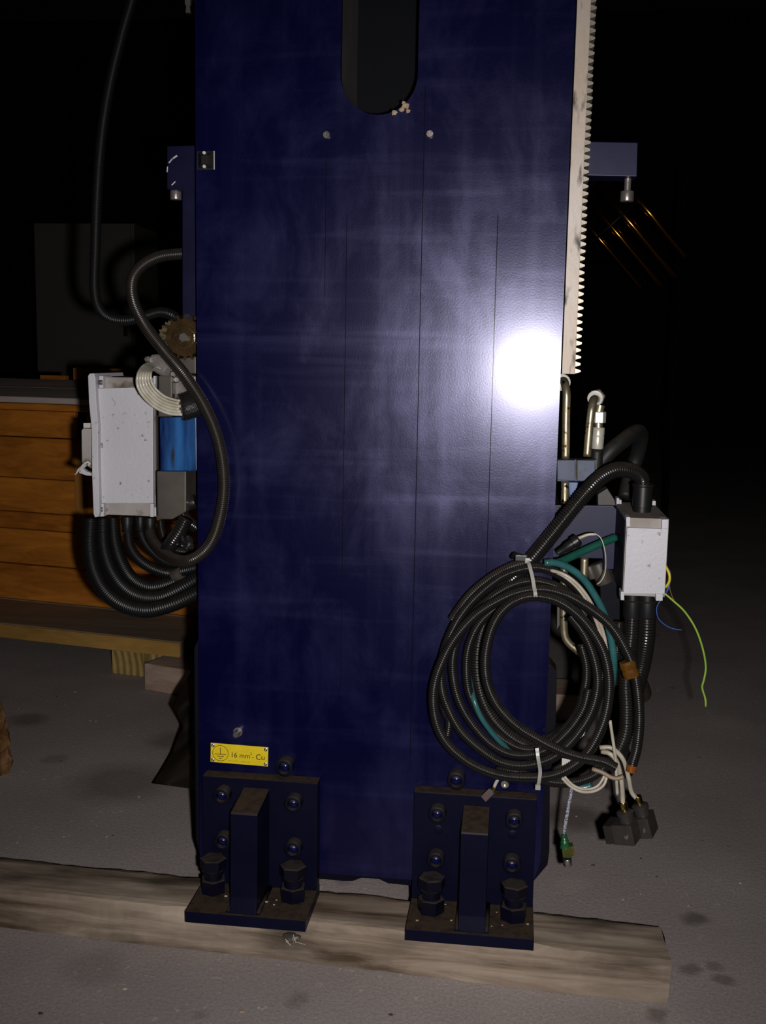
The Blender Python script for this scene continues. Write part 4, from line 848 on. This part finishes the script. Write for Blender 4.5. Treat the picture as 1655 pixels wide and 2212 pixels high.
for (px, py) in ((488, 1938), (575, 1950), (597, 1946), (592, 1956)):
    crumb(PZ(px, py, ZBASE + .0152), rnd.uniform(.0010, .0020), rnd.choice([M_cream, M_chip]), 'pale grit crumb lying on the base of the left foot bracket', 'grit on the left foot bracket')

# ------------------------------------------------------------------ crate on skids, left background
ZD = .112
fa, fb_ = PZ(0, 1345, ZD), PZ(390, 1387, ZD); U = (fb_ - fa); U.z = 0; U.normalize(); V = Vector((-U.y, U.x, 0)); O = fb_.copy(); O.z = 0
def T(u, v, z): return O + U * u + V * v + Vector((0, 0, z))
def uvbox(u0, u1, v0, v1, z0, z1, bev=.002, jit=0):
    b = box(u0, u1, v0, v1, z0, z1, bev, 1)
    for v in b.verts: v.co = T(v.co.x, v.co.y, v.co.z)
    return b
cf = PZ(200, 1312, ZD); vf = (cf - O).dot(V); pf = T(0, vf, 0)
def zfront(px, py): return PN(px, py, pf, V).z
ucr = (PN(415, 1300, pf, V) - O).dot(U) + .05
sk = thing('timber_skid', T(-.4, .1, 0), 'timber skid with plank deck and pine blocks carrying the orange crate', 'skid')
link('deck_plank', uvbox(-2.2, .0, 0, max(.12, vf - .004), ZD - .036, ZD), W_skid, sk)
link('edge_strip', uvbox(-2.2, .0, -.0045, -.0005, ZD - .036, ZD - .002, .0005), W_skidf, sk)
link('deck_plank', uvbox(-2.2, .0, max(.12, vf - .004) + .008, vf + .4, ZD - .036, ZD), W_skid, sk)
def fl_u(px, py): return (PZ(px, py, 0) - O).dot(U)
u0, u1 = fl_u(228, 1462), fl_u(292, 1474)
link('skid_block', uvbox(u0, u1, .045, .6, 0.0005, ZD - .0365), W_block, sk)
link('skid_block', uvbox(u1 + .006, u1 + .045, .055, .6, 0.0005, ZD - .0365), W_block, sk)
link('skid_block', uvbox(-1.9, -1.8, .045, .6, 0.0005, ZD - .0365), W_block, sk)
cr = thing('wooden_crate', T(-.6, vf + .2, ZD), 'big orange pine crate of horizontal planks on the skid, far left', 'crate')
seams = [(0, 1294), (0, 1215), (0, 1140), (0, 1103), (0, 1030), (0, 942), (0, 884)]
zs = [zfront(*s) for s in seams]; zs[0] = ZD + .001
ub = (PN(165, 1150, pf, V) - O).dot(U); ub2 = (PN(181, 1150, pf, V) - O).dot(U)
for k in range(len(zs) - 1):
    g_ = .0022; v_ = random.uniform(0, .006)
    link('plank', uvbox(-2.0, ub - .001 if k else ucr, vf + v_, vf + .022, zs[k] + g_ / 2, zs[k + 1] - g_ / 2), W_crate, cr)
    if k: link('plank', uvbox(ub2 + .001, ucr, vf + .012 + v_, vf + .030, zs[k] + g_ / 2 - .004, zs[k + 1] - g_ / 2 - .004), W_crate, cr)
link('batten', uvbox(ub, ub2, vf - .004, vf + .03, zs[1] + .001, zs[5] - .001), W_cratev, cr)
zt0 = zs[-1]
DP = .34; TL = .115
link('top_rim_plank', uvbox(-2.0, ub + .10, vf - .010, vf + .02, zt0 + .001, zt0 + .018), W_crate, cr)
nb = 2
for k in range(nb):   # lid boards, the loose lid rises towards the back
    v0 = vf - .012 + k * DP / nb; b = box(-2.0, ub + .12 + random.uniform(-.012, .012), v0 + .002, v0 + DP / nb - .002, zt0 + .019, zt0 + .034 + random.uniform(0, .001), .002, 1)
    for v in b.verts: v.co = T(v.co.x, v.co.y, v.co.z + (v.co.y - vf + .012) * TL)
    link('top_plank', b, W_top, cr)
link('lid_batten', uvbox(-2.0, ub + .1, vf + DP - .06, vf + DP - .02, zt0 + .001, zt0 + .050), W_top, cr)
link('side_wall', uvbox(ucr - .03, ucr, vf + .035, vf + .9, ZD + .001, zs[2]), W_crate, cr)
# loose timber on the crate
VT = vf + .27; ztop = zt0 + .0345 + .335 * TL + .002
lp = PN(157, 802, T(0, VT, 0), V); lq = PN(268, 802, T(0, VT, 0), V); lu0, lu1 = (lp - O).dot(U), (lq - O).dot(U)
link_t = link('loose_timber', uvbox(lu0, lu1, VT, VT + .05, ztop, ztop + .034), W_crate); tag(link_t, 'short orange timber lying on top of the crate', 'timber')
lt2 = link('loose_timber', uvbox(lu0 - .09, lu0 - .006, VT - .03, VT - .01, ztop - .0005, ztop + .012), W_crate); tag(lt2, 'thin timber offcut lying left of the short timber on the crate', 'timber')

# grey cabinet far behind the crate
cY = 4.6
ca, cbx = PY(76, 640, cY), PY(286, 640, cY); ctop = PY(180, 482, cY).z
cab = thing('steel_cabinet', Vector(((ca.x + cbx.x) / 2, cY + .2, 0)), 'tall grey steel cabinet in the dark behind the wooden crate', 'cabinet')
link('body', box(ca.x, cbx.x, cY + .012, cY + .45, 0.0005, ctop, .003), M_cab, cab)
link('door', box(ca.x + .004, cbx.x - .008, cY, cY + .0115, .08, ctop - .004, .002), M_cab, cab)
link('side_post', box(cbx.x + .001, cbx.x + .012, cY + .01, cY + .06, 0.0005, ctop, .001), M_cab, cab)
hx = cbx.x - .05; link('handle', box(hx, hx + .02, cY - .012, cY - .0005, ctop - .62, ctop - .50, .003), M_blackpl, cab)

# timber block near the skid, dark sheet, wood chunk
u0 = PZ(312, 1490, 0); u1 = PZ(404, 1506, 0); dd = (u1 - u0); dd.z = 0; ln = dd.length; dd.normalize(); vv = Vector((-dd.y, dd.x, 0))
b = box(0, ln + .03, 0, .13, 0.0005, .064, .004, 2)
for v in b.verts: v.co = u0 + dd * v.co.x + vv * v.co.y + Vector((0, 0, v.co.z)) + Vector((0, 0, 0))
tag(link('timber_block', b, W_block2), 'short weathered reddish timber block on the floor right of the skid', 'timber')
w0 = PZ(1120, 1550, 0); w1 = PZ(1247, 1562, 0); tag(link('timber_block', box(w0.x, w1.x, w1.y, w1.y + .12, .0005, .062, .004), W_block2), 'timber block on the floor behind the coil, right of the column', 'timber')
sh = bmesh.new(); nu, nv = 26, 30; grid = []; rnd = random.Random(5)
lft = [(424, 1425), (405, 1465), (383, 1500), (373, 1526), (386, 1548), (396, 1570), (382, 1600), (368, 1630), (345, 1668), (328, 1692)]
for j in range(nv + 1):
    t = j / nv * (len(lft) - 1); i0 = min(int(t), len(lft) - 2); a, c = lft[i0], lft[i0 + 1]; fx = a[0] + (c[0] - a[0]) * (t - i0); fy = a[1] + (c[1] - a[1]) * (t - i0)
    row = []
    for i in range(nu + 1):
        s = i / nu; px = fx + (505 - fx) * s; py = fy + 25 * s * (j / nv)
        Y = .42 - .12 * s + .035 * math.sin(s * 9 + j * .35) * (1 - s * .5) + .012 * math.sin(j * .9 + i * .5)
        q = PY(px, py, Y); q.z = max(q.z, .002 + .004 * math.sin(i * .8)); row.append(sh.verts.new(q))
    grid.append(row)
for j in range(nv):
    for i in range(nu): sh.faces.new((grid[j][i], grid[j][i + 1], grid[j + 1][i + 1], grid[j + 1][i]))
bmesh.ops.solidify(sh, geom=sh.faces[:], thickness=.003)
tag(link('rubber_sheet', sh, M_dkbrown, None, True), 'dark brown crumpled sheet hanging to the floor left of the column foot', 'sheet')
ch = bmesh.new(); rings = []; c0 = PZ(-24, 1668, 0); rnd = random.Random(9); off = [rnd.uniform(.8, 1.15) for _ in range(14)]
for i in range(15):
    z = i / 14 * .132; ring = []
    for k in range(14):
        a = 2 * PI * k / 14; off[k] = min(1.15, max(.78, off[k] + rnd.uniform(-.16, .16))); r = .040 * off[k] * (1.05 - .30 * max(0, i - 8) / 6)
        ring.append(ch.verts.new(c0 + Vector((math.cos(a) * r * rnd.uniform(.86, 1.16), math.sin(a) * r, z + (rnd.uniform(-.02, .02) if i == 14 else 0) + .0005))))
    rings.append(ring)
for a, c in zip(rings, rings[1:]):
    for k in range(14): ch.faces.new((a[k], a[(k + 1) % 14], c[(k + 1) % 14], c[k]))
ch.faces.new(rings[0][::-1]); ch.faces.new(rings[-1]); tag(link('wood_chunk', ch, W_chunk), 'splintered stump of wood cut by the left edge of the picture', 'timber')

# ------------------------------------------------------------------ amber tubes on a dark rack, right background
g1 = ray(1380, 433).normalized(); g4 = ray(1292, 512).normalized(); ud = g1.cross(g4).normalized()
if ud.z > 0: ud = -ud
am = thing('tube_rack', PZ(1500, 1100, 0), 'slanting amber metal tubes on a dark rack glinting behind the right lug', 'rack')
tubes = [(1380, 433, .017, .55, .35), (1345, 462, .0175, .62, .5), (1318, 486, .015, .6, .5), (1292, 512, .010, .5, .5)]
DT = 2.9; ends = []
for (px, py, r, la, lb) in tubes:
    q = PY(px, py, DT); link('amber_tube', cyl(q - ud * lb * .42, q + ud * la * .5, r, 20), M_amber, am, True); ends.append((q, r))
cdir = (ends[-1][0] - ends[0][0]).normalized(); qa = ends[0][0] - cdir * .05; qb = ends[-1][0] + cdir * .05; fo2 = Vector((0, -.020, 0))
link('retaining_wire', cyl(qa + fo2, qb + fo2, .0040, 8), M_blackpl, am, True)
M_jet = mat('unlit_black_steel', (0.002, 0.002, 0.002), 0.9, spec=0.1)  # near-black colour keeps the rack frame lost in the dark
xr_ = ends[0][0].x + .16
link('rack_post', box(xr_, xr_ + .015, DT + .02, DT + .05, 0.0005, ends[0][0].z + .1), M_jet, am)
link('rack_arm', box(ends[-1][0].x - .1, xr_, DT + .014, DT + .0195, ends[-1][0].z - .12, ends[-1][0].z - .10), M_jet, am)
link('rack_post', box(ends[-1][0].x - .1, ends[-1][0].x - .07, DT + .02, DT + .05, 0.0005, ends[0][0].z + .1), M_jet, am)
